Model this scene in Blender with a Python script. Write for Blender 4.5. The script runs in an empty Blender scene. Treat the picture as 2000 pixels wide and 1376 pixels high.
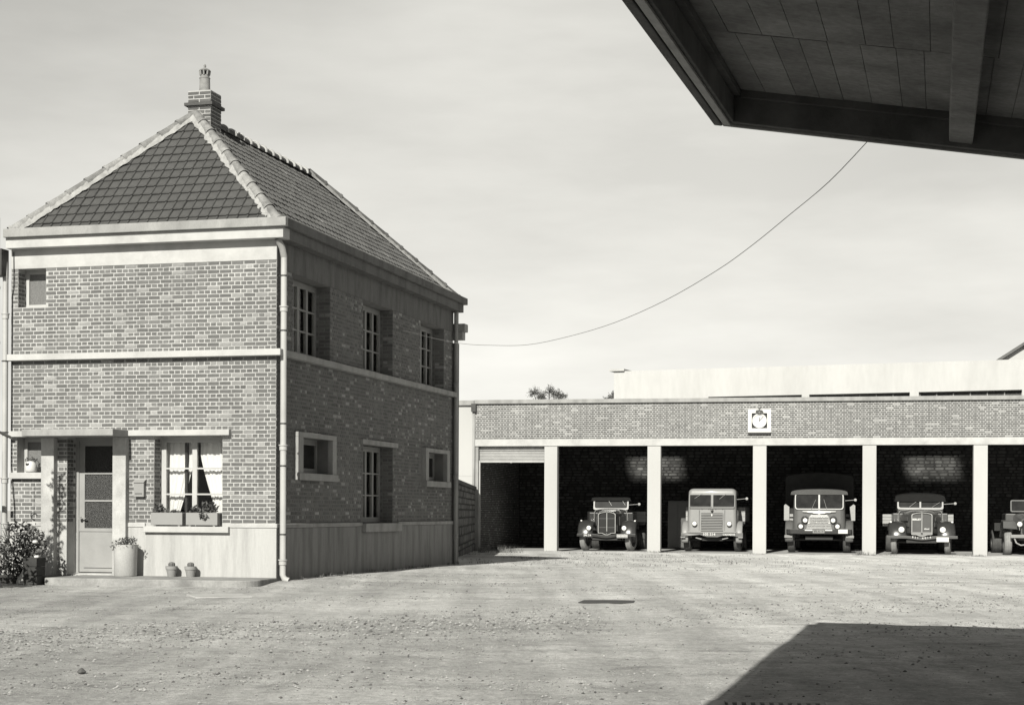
import bpy, bmesh, math, random
from mathutils import Vector, Matrix, noise
R = random.Random(7)
C = bpy.context.scene.collection
sc = bpy.context.scene
rad = math.radians

# ------------------------------------------------------------------ camera, sky, sun, exposure
CAMH = 1.2
cd = bpy.data.cameras.new('camera'); cam = bpy.data.objects.new('camera', cd); C.objects.link(cam)
cd.sensor_width = 36.0; cd.lens = 36.0 * 3200 / 2000
cd.shift_y = 310.0 / 2000; cd.clip_start = 0.1; cd.clip_end = 3000
cam.matrix_world = Matrix.Translation((0, 0, CAMH)) @ Matrix.Rotation(rad(90), 4, 'X') @ Matrix.Rotation(0.0044, 4, 'Z')
sc.camera = cam
SUN_AZ, SUN_EL = rad(16.4), rad(32.5)
w = bpy.data.worlds.new('World'); sc.world = w; w.use_nodes = True
nt = w.node_tree; nt.nodes.clear()
def wn(t, **k):
    n = nt.nodes.new(t)
    for a, b in k.items(): setattr(n, a, b)
    return n
sky = wn('ShaderNodeTexSky', sky_type='NISHITA', sun_disc=False)
sky.sun_elevation = SUN_EL; sky.sun_rotation = math.pi + SUN_AZ
sky.air_density = 1.0; sky.dust_density = 0.0; sky.ozone_density = 1.0
bw = wn('ShaderNodeRGBToBW'); nt.links.new(sky.outputs[0], bw.inputs[0])
tc = wn('ShaderNodeTexCoord'); mp = wn('ShaderNodeMapping'); mp.inputs['Scale'].default_value = (2.2, 2.2, 9.0)
mp.inputs['Rotation'].default_value = (0.0, 0.12, 0.0)
nt.links.new(tc.outputs['Generated'], mp.inputs[0])
CLOUD = 6.8   # shifts the broad cloud pattern
nz = wn('ShaderNodeTexNoise'); nz.inputs['Scale'].default_value = 1.6; nz.inputs['Detail'].default_value = 6; nz.inputs['Roughness'].default_value = 0.55
nt.links.new(mp.outputs[0], nz.inputs['Vector'])
nb = wn('ShaderNodeTexNoise'); nb.inputs['Scale'].default_value = 1.5; nb.inputs['Detail'].default_value = 2
mp2 = wn('ShaderNodeMapping'); mp2.inputs['Location'].default_value = (CLOUD, 0.0, 0.0); nt.links.new(tc.outputs['Generated'], mp2.inputs[0]); nt.links.new(mp2.outputs[0], nb.inputs['Vector'])
mrb = wn('ShaderNodeMapRange'); mrb.inputs[1].default_value = 0.3; mrb.inputs[2].default_value = 0.7; mrb.inputs[3].default_value = 0.78; mrb.inputs[4].default_value = 1.30; nt.links.new(nb.outputs[0], mrb.inputs[0])
mr0 = wn('ShaderNodeMapRange'); mr0.inputs[1].default_value = 0.35; mr0.inputs[2].default_value = 0.72; mr0.inputs[3].default_value = 0.91; mr0.inputs[4].default_value = 1.18
nt.links.new(nz.outputs[0], mr0.inputs[0])
mr = wn('ShaderNodeMath', operation='MULTIPLY'); nt.links.new(mr0.outputs[0], mr.inputs[0]); nt.links.new(mrb.outputs[0], mr.inputs[1])
veil = wn('ShaderNodeMath', operation='MULTIPLY_ADD'); veil.inputs[1].default_value = 0.22; nt.links.new(bw.outputs[0], veil.inputs[0])   # thin high veil over the clear sky
sep = wn('ShaderNodeSeparateXYZ'); nt.links.new(tc.outputs['Generated'], sep.inputs[0])
vr = wn('ShaderNodeMapRange', interpolation_type='SMOOTHSTEP'); vr.inputs[1].default_value = 0.22; vr.inputs[2].default_value = 0.75; vr.inputs[3].default_value = 4.3; vr.inputs[4].default_value = 1.0   # veil thins out towards the zenith
nt.links.new(sep.outputs[2], vr.inputs[0]); nt.links.new(vr.outputs[0], veil.inputs[2])
mul = wn('ShaderNodeMath', operation='MULTIPLY'); nt.links.new(veil.outputs[0], mul.inputs[0]); nt.links.new(mr.outputs[0], mul.inputs[1])
cc = wn('ShaderNodeCombineColor'); nt.links.new(mul.outputs[0], cc.inputs[0])
g1 = wn('ShaderNodeMath', operation='MULTIPLY'); g1.inputs[1].default_value = 0.985; nt.links.new(mul.outputs[0], g1.inputs[0]); nt.links.new(g1.outputs[0], cc.inputs[1])
g2 = wn('ShaderNodeMath', operation='MULTIPLY'); g2.inputs[1].default_value = 0.92; nt.links.new(mul.outputs[0], g2.inputs[0]); nt.links.new(g2.outputs[0], cc.inputs[2])
bg = wn('ShaderNodeBackground'); bg.inputs[1].default_value = 0.081
nt.links.new(cc.outputs[0], bg.inputs[0])
wo = wn('ShaderNodeOutputWorld'); nt.links.new(bg.outputs[0], wo.inputs[0])
sd = bpy.data.lights.new('sun', 'SUN'); sd.energy = 5.0; sd.angle = rad(0.53); sd.color = (1.0, 0.975, 0.89)
so = bpy.data.objects.new('sun', sd); C.objects.link(so)
sdir = Vector((math.sin(SUN_AZ) * math.cos(SUN_EL), math.cos(SUN_AZ) * math.cos(SUN_EL), -math.sin(SUN_EL)))
so.rotation_euler = sdir.to_track_quat('-Z', 'Y').to_euler(); so.location = (-10, -20, 30)
sc.view_settings.view_transform = 'Standard'; sc.view_settings.look = 'None'
sc.view_settings.exposure = 0.45; sc.view_settings.gamma = 1.0; sc.view_settings.use_curve_mapping = False
try:
    sc.cycles.max_bounces = 8; sc.cycles.transparent_max_bounces = 12; sc.cycles.use_denoising = True
except Exception: pass

# ------------------------------------------------------------------ helpers
class MB:
    def __init__(s): s.v = []; s.f = []; s.t = []; s.m = []
    def add(s, vs, fs, tone=1.0, mi=0):
        o = len(s.v); s.v += [tuple(p) for p in vs]; s.t += [tone] * len(vs)
        s.f += [tuple(i + o for i in f) for f in fs]; s.m += [mi] * len(fs)
    def box(s, x0, x1, y0, y1, z0, z1, tone=1.0, mi=0, skip=''):
        x0, x1 = min(x0, x1), max(x0, x1); y0, y1 = min(y0, y1), max(y0, y1); z0, z1 = min(z0, z1), max(z0, z1)
        v = [(x0, y0, z0), (x1, y0, z0), (x1, y1, z0), (x0, y1, z0), (x0, y0, z1), (x1, y0, z1), (x1, y1, z1), (x0, y1, z1)]
        F = {'b': (0, 3, 2, 1), 't': (4, 5, 6, 7), 'f': (0, 1, 5, 4), 'k': (2, 3, 7, 6), 'r': (1, 2, 6, 5), 'l': (3, 0, 4, 7)}
        s.add(v, [f for k, f in F.items() if k not in skip], tone, mi)
    def hexa(s, v, tone=1.0, mi=0):
        s.add(v, [(0, 3, 2, 1), (4, 5, 6, 7), (0, 1, 5, 4), (2, 3, 7, 6), (1, 2, 6, 5), (3, 0, 4, 7)], tone, mi)
    def bar(s, a, b, wx, wz, up=(0, 0, 1), tone=1.0, mi=0):
        a = Vector(a); b = Vector(b); d = (b - a).normalized(); u = Vector(up)
        if abs(d.dot(u)) > .98: u = Vector((0, 1, 0))
        sx = d.cross(u).normalized() * wx / 2; sz = sx.cross(d).normalized() * wz / 2
        s.hexa([a - sx - sz, a + sx - sz, b + sx - sz, b - sx - sz, a - sx + sz, a + sx + sz, b + sx + sz, b - sx + sz], tone, mi)
    def tube(s, path, r, n=8, tone=1.0, mi=0, caps=True):
        path = [Vector(p) for p in path]; rs = r if isinstance(r, (list, tuple)) else [r] * len(path)
        prev = None; rings = []
        for i, p in enumerate(path):
            d = (path[min(i + 1, len(path) - 1)] - path[max(i - 1, 0)]).normalized()
            if prev is None:
                u = d.cross(Vector((0, 0, 1)))
                if u.length < .05: u = d.cross(Vector((0, 1, 0)))
            else: u = prev - d * prev.dot(d)
            u.normalize(); prev = u; q = d.cross(u)
            rings.append([p + (u * math.cos(2 * math.pi * k / n) + q * math.sin(2 * math.pi * k / n)) * rs[i] for k in range(n)])
        s.loft(rings, True, caps, tone, mi)
    def loft(s, rings, closed=True, caps=False, tone=1.0, mi=0):
        n = len(rings[0]); vs = [p for r in rings for p in r]; fs = []
        for i in range(len(rings) - 1):
            for k in range(n if closed else n - 1):
                k2 = (k + 1) % n
                fs.append((i * n + k, i * n + k2, (i + 1) * n + k2, (i + 1) * n + k))
        if caps:
            fs.append(tuple(range(n - 1, -1, -1))); fs.append(tuple((len(rings) - 1) * n + k for k in range(n)))
        s.add(vs, fs, tone, mi)
    def lathe(s, prof, c=(0, 0, 0), n=16, axis='z', tone=1.0, mi=0, caps=True):
        rings = []
        for r, h in prof:
            ring = []
            for k in range(n):
                a = 2 * math.pi * k / n; p = (r * math.cos(a), r * math.sin(a), h)
                if axis == 'y': p = (p[0], h, p[1])
                elif axis == 'x': p = (h, p[0], p[1])
                ring.append((p[0] + c[0], p[1] + c[1], p[2] + c[2]))
            rings.append(ring)
        s.loft(rings, True, caps, tone, mi)
    def prism(s, poly, y0, y1, plane='xz', tone=1.0, mi=0):
        def P(a, b, d):
            return (a, d, b) if plane == 'xz' else ((d, a, b) if plane == 'yz' else (a, b, d))
        s.loft([[P(a, b, y0) for a, b in poly], [P(a, b, y1) for a, b in poly]], True, True, tone, mi)
    def mesh(s, name, mats, smooth=False):
        me = bpy.data.meshes.new(name); me.from_pydata(s.v, [], s.f)
        for m in (mats if isinstance(mats, (list, tuple)) else [mats]): me.materials.append(m)
        if any(s.m): me.polygons.foreach_set('material_index', s.m)
        at = me.attributes.new('tone', 'FLOAT', 'POINT'); at.data.foreach_set('value', s.t)
        bm = bmesh.new(); bm.from_mesh(me); bmesh.ops.recalc_face_normals(bm, faces=bm.faces); bm.to_mesh(me); bm.free()
        if smooth:
            me.polygons.foreach_set('use_smooth', [True] * len(me.polygons))
        me.update(); return me
    def build(s, name, mats, parent=None, smooth=False, bevel=0, autos=None):
        o = bpy.data.objects.new(name, s.mesh(name, mats, smooth)); C.objects.link(o)
        if parent: o.parent = parent
        if bevel:
            b = o.modifiers.new('bevel', 'BEVEL'); b.width = bevel; b.segments = 2; b.limit_method = 'ANGLE'; b.angle_limit = rad(40)
        if smooth and autos:
            e = o.modifiers.new('split', 'EDGE_SPLIT'); e.split_angle = rad(autos)
        return o

def tag(o, label, cat, group=None):
    o['label'] = label; o['category'] = cat
    if group: o['group'] = group
    return o
def thing(name, label, cat, loc=(0, 0, 0), rz=0.0, group=None):
    o = bpy.data.objects.new(name, None); C.objects.link(o); o.location = loc; o.rotation_euler = (0, 0, rz); o.empty_display_size = .2
    return tag(o, label, cat, group)
def structure(o): o['kind'] = 'structure'; return o
def stuff(o): o['kind'] = 'stuff'; return o
def inst(name, me, parent, loc=None, mat=None):
    o = bpy.data.objects.new(name, me); C.objects.link(o); o.parent = parent
    if mat is not None: o.matrix_local = mat
    elif loc is not None: o.location = loc
    return o

# ------------------------------------------------------------------ materials (greys: the photograph is monochrome)
def material(name, val, rough=0.8, var=0.12, scale=6.0, detail=5, tone=False, bump=0.0, bscale=None, metal=0.0, spec=0.3,
             stretch=(1, 1, 1), stain=0.0, stain_scale=1.2, fine=0.0, coat=0.0, broad=0.0):
    m = bpy.data.materials.new(name); m.use_nodes = True; t = m.node_tree; N = t.nodes; L = t.links
    b = N['Principled BSDF']; b.inputs['Roughness'].default_value = rough; b.inputs['Metallic'].default_value = metal
    b.inputs['Specular IOR Level'].default_value = spec
    if coat: b.inputs['Coat Weight'].default_value = coat; b.inputs['Coat Roughness'].default_value = 0.12
    co = N.new('ShaderNodeTexCoord'); ma = N.new('ShaderNodeMapping'); ma.inputs['Scale'].default_value = stretch
    L.new(co.outputs['Object'], ma.inputs[0])
    def noise_node(sc_, d=5, r=0.6, vec=None):
        n = N.new('ShaderNodeTexNoise'); n.inputs['Scale'].default_value = sc_; n.inputs['Detail'].default_value = d; n.inputs['Roughness'].default_value = r
        L.new(vec or ma.outputs[0], n.inputs['Vector']); return n.outputs[0]
    def mrange(x, a, c, lo, hi):
        n = N.new('ShaderNodeMapRange'); n.inputs[1].default_value = a; n.inputs[2].default_value = c; n.inputs[3].default_value = lo; n.inputs[4].default_value = hi
        L.new(x, n.inputs[0]); return n.outputs[0]
    def mulv(x, y):
        n = N.new('ShaderNodeMath'); n.operation = 'MULTIPLY'; L.new(x, n.inputs[0])
        if isinstance(y, float): n.inputs[1].default_value = y
        else: L.new(y, n.inputs[1])
        return n.outputs[0]
    n1 = noise_node(scale, detail)
    v = mulv(mrange(n1, .28, .72, 1 - var, 1 + var), float(val))
    if fine:
        v = mulv(v, mrange(noise_node(scale * 9, 3), .3, .7, 1 - fine, 1 + fine))
    if broad:
        v = mulv(v, mrange(noise_node(.42, 4, .6, co.outputs['Object']), .32, .68, 1 - broad, 1 + broad))
    if stain:
        v = mulv(v, mrange(noise_node(stain_scale, 6, .65), .45, .70, 1.0, 1 - stain))
    if tone:
        a = N.new('ShaderNodeAttribute'); a.attribute_name = 'tone'; v = mulv(v, a.outputs['Fac'])
    k = N.new('ShaderNodeCombineColor')
    L.new(v, k.inputs[0]); L.new(v, k.inputs[1]); L.new(mulv(v, 0.985), k.inputs[2])
    L.new(k.outputs[0], b.inputs['Base Color'])
    if bump:
        bn = N.new('ShaderNodeBump'); bn.inputs['Strength'].default_value = bump; bn.inputs['Distance'].default_value = 0.02
        L.new(noise_node(bscale or scale * 4, 6, .65, co.outputs['Object']), bn.inputs['Height']); L.new(bn.outputs[0], b.inputs['Normal'])
    return m
M = {}
M['brick'] = material('brick', 0.135, .9, .14, 30, tone=True, bump=.25, bscale=60, spec=.15, fine=.12, broad=.14)
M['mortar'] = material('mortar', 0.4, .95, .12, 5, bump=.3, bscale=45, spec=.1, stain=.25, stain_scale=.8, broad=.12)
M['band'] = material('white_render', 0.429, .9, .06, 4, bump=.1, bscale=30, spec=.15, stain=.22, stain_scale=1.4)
M['shadepointing'] = material('shaded_pointing', .17, .95, .15, 5, bump=.3, bscale=45, spec=.1)  # side wall joints, darkened so the colour carries that wall's shade
M['shadecement'] = material('shaded_cement', .135, .92, .08, 3, stretch=(2, 2, .5), bump=.15, bscale=25, spec=.1, stain=.35, stain_scale=1.8, fine=.08)  # side eaves and frieze cement, shade of the flank mixed into its grey
M['shadecoat'] = material('shaded_plinth_render', .23, .92, .08, 3, stretch=(3, 3, .35), bump=.2, bscale=25, spec=.1, stain=.4, stain_scale=1.3, fine=.08)  # side plinth coat, deeper than the front one to hold its shade
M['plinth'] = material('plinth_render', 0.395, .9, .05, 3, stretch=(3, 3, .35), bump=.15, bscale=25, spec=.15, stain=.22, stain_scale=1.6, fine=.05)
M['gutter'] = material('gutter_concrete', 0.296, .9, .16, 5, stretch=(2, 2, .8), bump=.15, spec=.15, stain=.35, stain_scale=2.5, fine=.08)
M['concrete'] = material('concrete', 0.42, .9, .14, 5, bump=.2, bscale=30, spec=.15, stain=.25, fine=.08)
M['step'] = material('step_concrete', 0.266, .92, .2, 4, bump=.3, bscale=40, spec=.15, stain=.4, fine=.12)
M['tile'] = material('tile', 0.068, .7, .2, 9, tone=True, bump=.12, bscale=40, spec=.3, fine=.12)
M['ridge'] = material('ridge_tile', 0.163, .85, .4, 5, tone=True, bump=.3, bscale=18, spec=.2, fine=.2)
M['limemortar'] = material('lime_mortar', 0.296, .95, .25, 8, bump=.5, bscale=25, spec=.1, fine=.15)
M['zinc'] = material('painted_pipe', 0.407, .55, .08, 6, spec=.4, stain=.2, stain_scale=3)
M['darkiron'] = material('dark_iron', 0.044, .6, .3, 8, spec=.4)
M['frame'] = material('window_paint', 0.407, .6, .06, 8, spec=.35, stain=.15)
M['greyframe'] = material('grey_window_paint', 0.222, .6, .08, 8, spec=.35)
M['doorpaint'] = material('door_paint', 0.281, .55, .06, 5, spec=.35, stain=.12)
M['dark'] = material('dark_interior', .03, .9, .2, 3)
M['boxpaint'] = material('flower_box_paint', 0.252, .7, .06, 5, spec=.3, stain=.1)
M['terracotta'] = material('terracotta', 0.252, .85, .12, 12, spec=.2, stain=.2, stain_scale=6)
M['curtain'] = material('curtain_cloth', 0.6, .9, .04, 10, spec=.1)
M['leaf'] = material('leaf', 0.055, .75, .3, 20, tone=True, spec=.15)
M['petal'] = material('petal', 0.555, .7, .06, 20, spec=.2)
M['bark'] = material('bark', 0.074, .9, .3, 10, bump=.4, spec=.1)
M['soil'] = material('soil', 0.044, .95, .3, 20)
M['enamel'] = material('white_enamel', 0.548, .4, .04, 6, spec=.4)
M['black'] = material('black_paint', .02, .5, .2, 6, spec=.4)
M['whitewall'] = material('whitewashed_wall', 0.422, .9, .05, 2, stretch=(1, 1, .4), bump=.1, spec=.1, stain=.16, stain_scale=.5)
M['oldwhite'] = material('stained_whitewash', .46, .9, .05, .8, stretch=(.8, .8, .2), bump=.1, spec=.1, stain=.14, stain_scale=.6, fine=.03)
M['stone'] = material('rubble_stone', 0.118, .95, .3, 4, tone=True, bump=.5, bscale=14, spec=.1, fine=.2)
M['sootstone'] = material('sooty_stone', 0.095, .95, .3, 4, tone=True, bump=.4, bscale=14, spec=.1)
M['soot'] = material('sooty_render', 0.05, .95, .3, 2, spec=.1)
M['floor'] = material('garage_floor', .36, .9, .15, 1.2, bump=.2, spec=.2, stain=.35, stain_scale=.7, fine=.1)
M['shutter'] = material('shutter_steel', 0.370, .5, .08, 4, spec=.5, stain=.15)
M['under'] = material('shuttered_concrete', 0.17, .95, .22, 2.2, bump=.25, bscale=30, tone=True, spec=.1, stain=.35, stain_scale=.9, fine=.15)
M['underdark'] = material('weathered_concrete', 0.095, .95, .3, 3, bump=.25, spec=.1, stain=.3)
M['rubber'] = material('tyre_rubber', 0.074, .85, .25, 8, bump=.3, bscale=60, spec=.2, fine=.2)
M['dusttyre'] = material('dusty_tyre', 0.222, .9, .2, 8, bump=.3, bscale=60, spec=.15, fine=.15)
M['chrome'] = material('chrome', .72, .22, .05, 5, metal=1.0)
M['lens'] = material('headlamp_glass', .78, .15, .05, 20, spec=.7)
M['tdark'] = material('dark_truck_paint', .035, .28, .15, 4, spec=.5, coat=.5)
M['tmid'] = material('mid_truck_paint', 0.074, .35, .1, 4, spec=.5, coat=.3)
M['tgrey'] = material('grey_truck_paint', 0.215, .45, .06, 3, spec=.45, coat=.15)
M['tgrey2'] = material('bumper_grey_paint', 0.118, .5, .1, 3, spec=.4)
M['tcab'] = material('cab_paint', 0.095, .35, .08, 3, spec=.5, coat=.3)
M['trim'] = material('trim_metal', 0.407, .35, .06, 6, metal=.6, spec=.5)
M['canvas'] = material('canvas', 0.044, .95, .2, 3, bump=.3, bscale=10, spec=.1)
M['blacktop'] = material('black_hood_cloth', 0.01, .8, .2, 6, spec=.2)
M['board'] = material('pale_board', 0.333, .8, .15, 6, stretch=(1, 1, 6), spec=.2)
M['plate'] = material('white_plate', 0.555, .6, .04, 8)
M['grille'] = material('grille_mesh', 0.03, .6, .3, 90, spec=.1)
M['wire'] = material('wire', 0.2, .6, .1, 5)
M['grass'] = material('grass', 0.111, .8, .3, 9, tone=True, spec=.2)
M['gravel'] = material('gravel', 0.31, .95, .3, 8, tone=True, spec=.15)
M['iron'] = material('cast_iron', 0.052, .6, .3, 12, bump=.3, spec=.3)
M['wood'] = material('weathered_wood', 0.148, .9, .3, 3, stretch=(1, 1, 8), bump=.2, spec=.15)
M['redroof'] = material('far_roof', 0.118, .9, .2, 4)

def glass(name, tint, gloss, rough=.03, frost=0.0):
    m = bpy.data.materials.new(name); m.use_nodes = True; t = m.node_tree; N = t.nodes; N.clear()
    out = N.new('ShaderNodeOutputMaterial'); tr = N.new('ShaderNodeBsdfTransparent'); tr.inputs[0].default_value = (tint, tint, tint, 1)
    gl = N.new('ShaderNodeBsdfGlossy'); gl.inputs['Roughness'].default_value = rough; gl.inputs[0].default_value = (1, 1, .98, 1)
    mx = N.new('ShaderNodeMixShader'); lw = N.new('ShaderNodeLayerWeight'); lw.inputs[0].default_value = gloss
    t.links.new(lw.outputs['Fresnel'], mx.inputs[0]); t.links.new(tr.outputs[0], mx.inputs[1]); t.links.new(gl.outputs[0], mx.inputs[2])
    t.links.new(mx.outputs[0], out.inputs[0])
    return m
M['glass'] = glass('window_glass', .96, .2)
M['darkglass'] = material('dark_glass', .02, .10, .5, 3, spec=.35)
M['skyglass'] = glass('skylight_glass', .78, .1, .2)
def dirty_fade_glass():
    m = bpy.data.materials.new('dirty_fade_glass'); m.use_nodes = True; t = m.node_tree; N = t.nodes; L = t.links; N.clear()
    co = N.new('ShaderNodeTexCoord'); sp = N.new('ShaderNodeSeparateXYZ'); L.new(co.outputs['Generated'], sp.inputs[0])
    def edge(o, w_):  # pane turns opaque towards its edges so the light patch ends softly
        a = N.new('ShaderNodeMath'); a.operation = 'PINGPONG'; a.inputs[1].default_value = .5; L.new(o, a.inputs[0])
        b = N.new('ShaderNodeMapRange'); b.interpolation_type = 'SMOOTHSTEP'; b.inputs[1].default_value = .02; b.inputs[2].default_value = w_; L.new(a.outputs[0], b.inputs[0]); return b.outputs[0]
    no = N.new('ShaderNodeTexNoise'); no.inputs['Scale'].default_value = 3.0; no.inputs['Detail'].default_value = 5; L.new(co.outputs['Generated'], no.inputs['Vector'])
    nr = N.new('ShaderNodeMapRange'); nr.inputs[1].default_value = .3; nr.inputs[2].default_value = .65; nr.inputs[3].default_value = .5; nr.inputs[4].default_value = 1.0; L.new(no.outputs[0], nr.inputs[0])
    m1 = N.new('ShaderNodeMath'); m1.operation = 'MULTIPLY'; L.new(edge(sp.outputs[0], .26), m1.inputs[0]); L.new(edge(sp.outputs[1], .40), m1.inputs[1])
    m2 = N.new('ShaderNodeMath'); m2.operation = 'MULTIPLY'; L.new(m1.outputs[0], m2.inputs[0]); L.new(nr.outputs[0], m2.inputs[1])
    tr = N.new('ShaderNodeBsdfTransparent'); df = N.new('ShaderNodeBsdfDiffuse'); df.inputs[0].default_value = (.12, .12, .115, 1); mx = N.new('ShaderNodeMixShader'); ou = N.new('ShaderNodeOutputMaterial')
    L.new(m2.outputs[0], mx.inputs[0]); L.new(df.outputs[0], mx.inputs[1]); L.new(tr.outputs[0], mx.inputs[2]); L.new(mx.outputs[0], ou.inputs[0]); return m
M['skyglass'] = dirty_fade_glass()
def frosted():
    m = material('frosted_glass', 0.035, .35, .3, 40, spec=.3, bump=.0); t = m.node_tree; N = t.nodes
    b = N['Principled BSDF']; co = N.new('ShaderNodeTexCoord'); vo = N.new('ShaderNodeTexVoronoi'); vo.inputs['Scale'].default_value = 75
    t.links.new(co.outputs['Object'], vo.inputs['Vector']); bp = N.new('ShaderNodeBump'); bp.inputs['Strength'].default_value = .5; bp.inputs['Distance'].default_value = .02
    t.links.new(vo.outputs['Distance'], bp.inputs['Height']); t.links.new(bp.outputs[0], b.inputs['Normal'])
    return m
M['frosted'] = frosted()
M['palefrost'] = material('pale_frosted_glass', .14, .4, .3, 45, spec=.5, fine=.3)

def ground_material():
    m = bpy.data.materials.new('dusty_yard'); m.use_nodes = True; t = m.node_tree; N = t.nodes; L = t.links
    b = N['Principled BSDF']; b.inputs['Roughness'].default_value = .95; b.inputs['Specular IOR Level'].default_value = .1
    co = N.new('ShaderNodeTexCoord')
    def ns(scale, d, r, st=(1, 1, 1), rot=0):
        ma = N.new('ShaderNodeMapping'); ma.inputs['Scale'].default_value = st; ma.inputs['Rotation'].default_value = (0, 0, rot)
        L.new(co.outputs['Object'], ma.inputs[0]); n = N.new('ShaderNodeTexNoise'); n.inputs['Scale'].default_value = scale; n.inputs['Detail'].default_value = d; n.inputs['Roughness'].default_value = r
        L.new(ma.outputs[0], n.inputs['Vector']); return n.outputs[0]
    def mr_(x, a, c, lo, hi):
        n = N.new('ShaderNodeMapRange'); n.inputs[1].default_value = a; n.inputs[2].default_value = c; n.inputs[3].default_value = lo; n.inputs[4].default_value = hi
        L.new(x, n.inputs[0]); return n.outputs[0]
    def mu(x, y):
        n = N.new('ShaderNodeMath'); n.operation = 'MULTIPLY'; L.new(x, n.inputs[0])
        if isinstance(y, float): n.inputs[1].default_value = y
        else: L.new(y, n.inputs[1])
        return n.outputs[0]
    at = N.new('ShaderNodeAttribute'); at.attribute_name = 'tone'
    v = mu(mr_(ns(.22, 6, .6, (1, 1.4, 1)), .3, .7, .84, 1.16), .51)
    v = mu(v, at.outputs['Fac'])
    v = mu(v, mr_(ns(1.0, 6, .62, (1.5, .10, 1), .33), .34, .66, .80, 1.15))      # wheel tracks running up the yard
    v = mu(v, mr_(ns(.8, 6, .66, (.12, 1.3, 1), .15), .36, .66, .90, 1.07))       # tracks turning across to the bays
    v = mu(v, mr_(ns(3.2, 7, .78), .3, .7, .80, 1.18))
    v = mu(v, mr_(ns(9, 6, .8), .32, .68, .76, 1.20))
    v = mu(v, mr_(ns(30, 6, .75), .30, .70, .70, 1.26))
    v = mu(v, mr_(ns(95, 3, .7), .30, .70, .80, 1.2))
    v = mu(v, mr_(ns(1.3, 8, .78, (.8, 1.15, 1), .2), .50, .68, 1.0, .66))       # damp and weedy patches
    k = N.new('ShaderNodeCombineColor'); L.new(v, k.inputs[0]); L.new(v, k.inputs[1]); L.new(mu(v, .985), k.inputs[2])
    L.new(k.outputs[0], b.inputs['Base Color'])
    bp = N.new('ShaderNodeBump'); bp.inputs['Strength'].default_value = .8; bp.inputs['Distance'].default_value = .06
    L.new(ns(7, 9, .8), bp.inputs['Height']); L.new(bp.outputs[0], b.inputs['Normal'])
    return m
M['ground'] = ground_material()

def text_mesh(s, size, mat, parent, loc, rot=(math.pi / 2, 0, 0), name='lettering', ext=.002, sx=1.0, bold=0.0):
    cu = bpy.data.curves.new(name, 'FONT'); cu.body = s; cu.size = size; cu.align_x = 'CENTER'; cu.align_y = 'CENTER'; cu.extrude = ext; cu.offset = bold
    cu.resolution_u = 2
    o = bpy.data.objects.new(name, cu); C.objects.link(o)
    bpy.context.view_layer.update()
    me = bpy.data.meshes.new_from_object(o.evaluated_get(bpy.context.evaluated_depsgraph_get()))
    bpy.data.objects.remove(o); me.materials.clear(); me.materials.append(mat)
    o = bpy.data.objects.new(name, me); C.objects.link(o); o.parent = parent; o.location = loc; o.rotation_euler = rot; o.scale = (sx, 1, 1)
    return o

# ------------------------------------------------------------------ ground
HA, GA = rad(-14.7), rad(-11.0)
HO, GO = Vector((-4.143, 28.7, 0)), Vector((9.0, 60.0, -.3))
def to_world(o, a, p):
    return o + Matrix.Rotation(a, 3, 'Z') @ Vector(p)
def g_local(x, y):
    d = Matrix.Rotation(-GA, 3, 'Z') @ Vector((x - GO.x, y - GO.y, 0)); return d.x, d.y
def h_local(x, y):
    d = Matrix.Rotation(-HA, 3, 'Z') @ Vector((x - HO.x, y - HO.y, 0)); return d.x, d.y
def gz(x, y):
    z = -.10 if y < 36 else (-.10 - .21 * min(1, (y - 36) / 22))
    hx, hy = h_local(x, y)
    if hy > -1.0 and -6 < hx < 4: z += .06 * max(0, 1 - max(hx - .3, 0) / 2.5) * min(1, hy + 1.0)
    gx, gy = g_local(x, y)
    if -13.5 < x < 30 and gy > -.9: z -= .16 * min(1, (gy + .9) / 1.0)
    if -20 < x < 30 and 0 < y < 62:
        f = 1.0 if gy < -1.2 else 0.0
        z += f * (.022 * noise.noise((x * .45, y * .35, 1.7)) + .012 * noise.noise((x * 1.7 + y * .3, y * 1.5, 4.2)) + .006 * noise.noise((x * 5, y * 5, 9.1)))
        ru = math.sin((x * .35 - y + 18) * 1.15) ; z += f * .010 * ru * noise.noise((x * .2, y * .2, 3.3))
    return z
xs = [-900, -300, -100, -50, -30, -20] + [-14 + .22 * i for i in range(150)] + [22, 30, 50, 100, 300, 900]
ys = [-300, -80, -20, -5, 3] + [8 + .16 * i for i in range(120)] + [27.2 + .3 * i for i in range(112)] + [63, 70, 90, 150, 400, 1500]
mb = MB(); mb.v = [(x, y, gz(x, y)) for y in ys for x in xs]; mb.t = [(1.0 + (.30 if x > 1 else .10) * max(-1, min(1, (x - 1) / 7)) + .07 * max(-1, min(1, (y - 24) / 16)) + .10 * noise.noise((x * .16, y * .10, 5))) for y in ys for x in xs]; nx = len(xs)
mb.f = [(j * nx + i, j * nx + i + 1, (j + 1) * nx + i + 1, (j + 1) * nx + i) for j in range(len(ys) - 1) for i in range(nx - 1)]; mb.m = [0] * len(mb.f)
structure(mb.build('ground', M['ground'], smooth=True))

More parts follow.
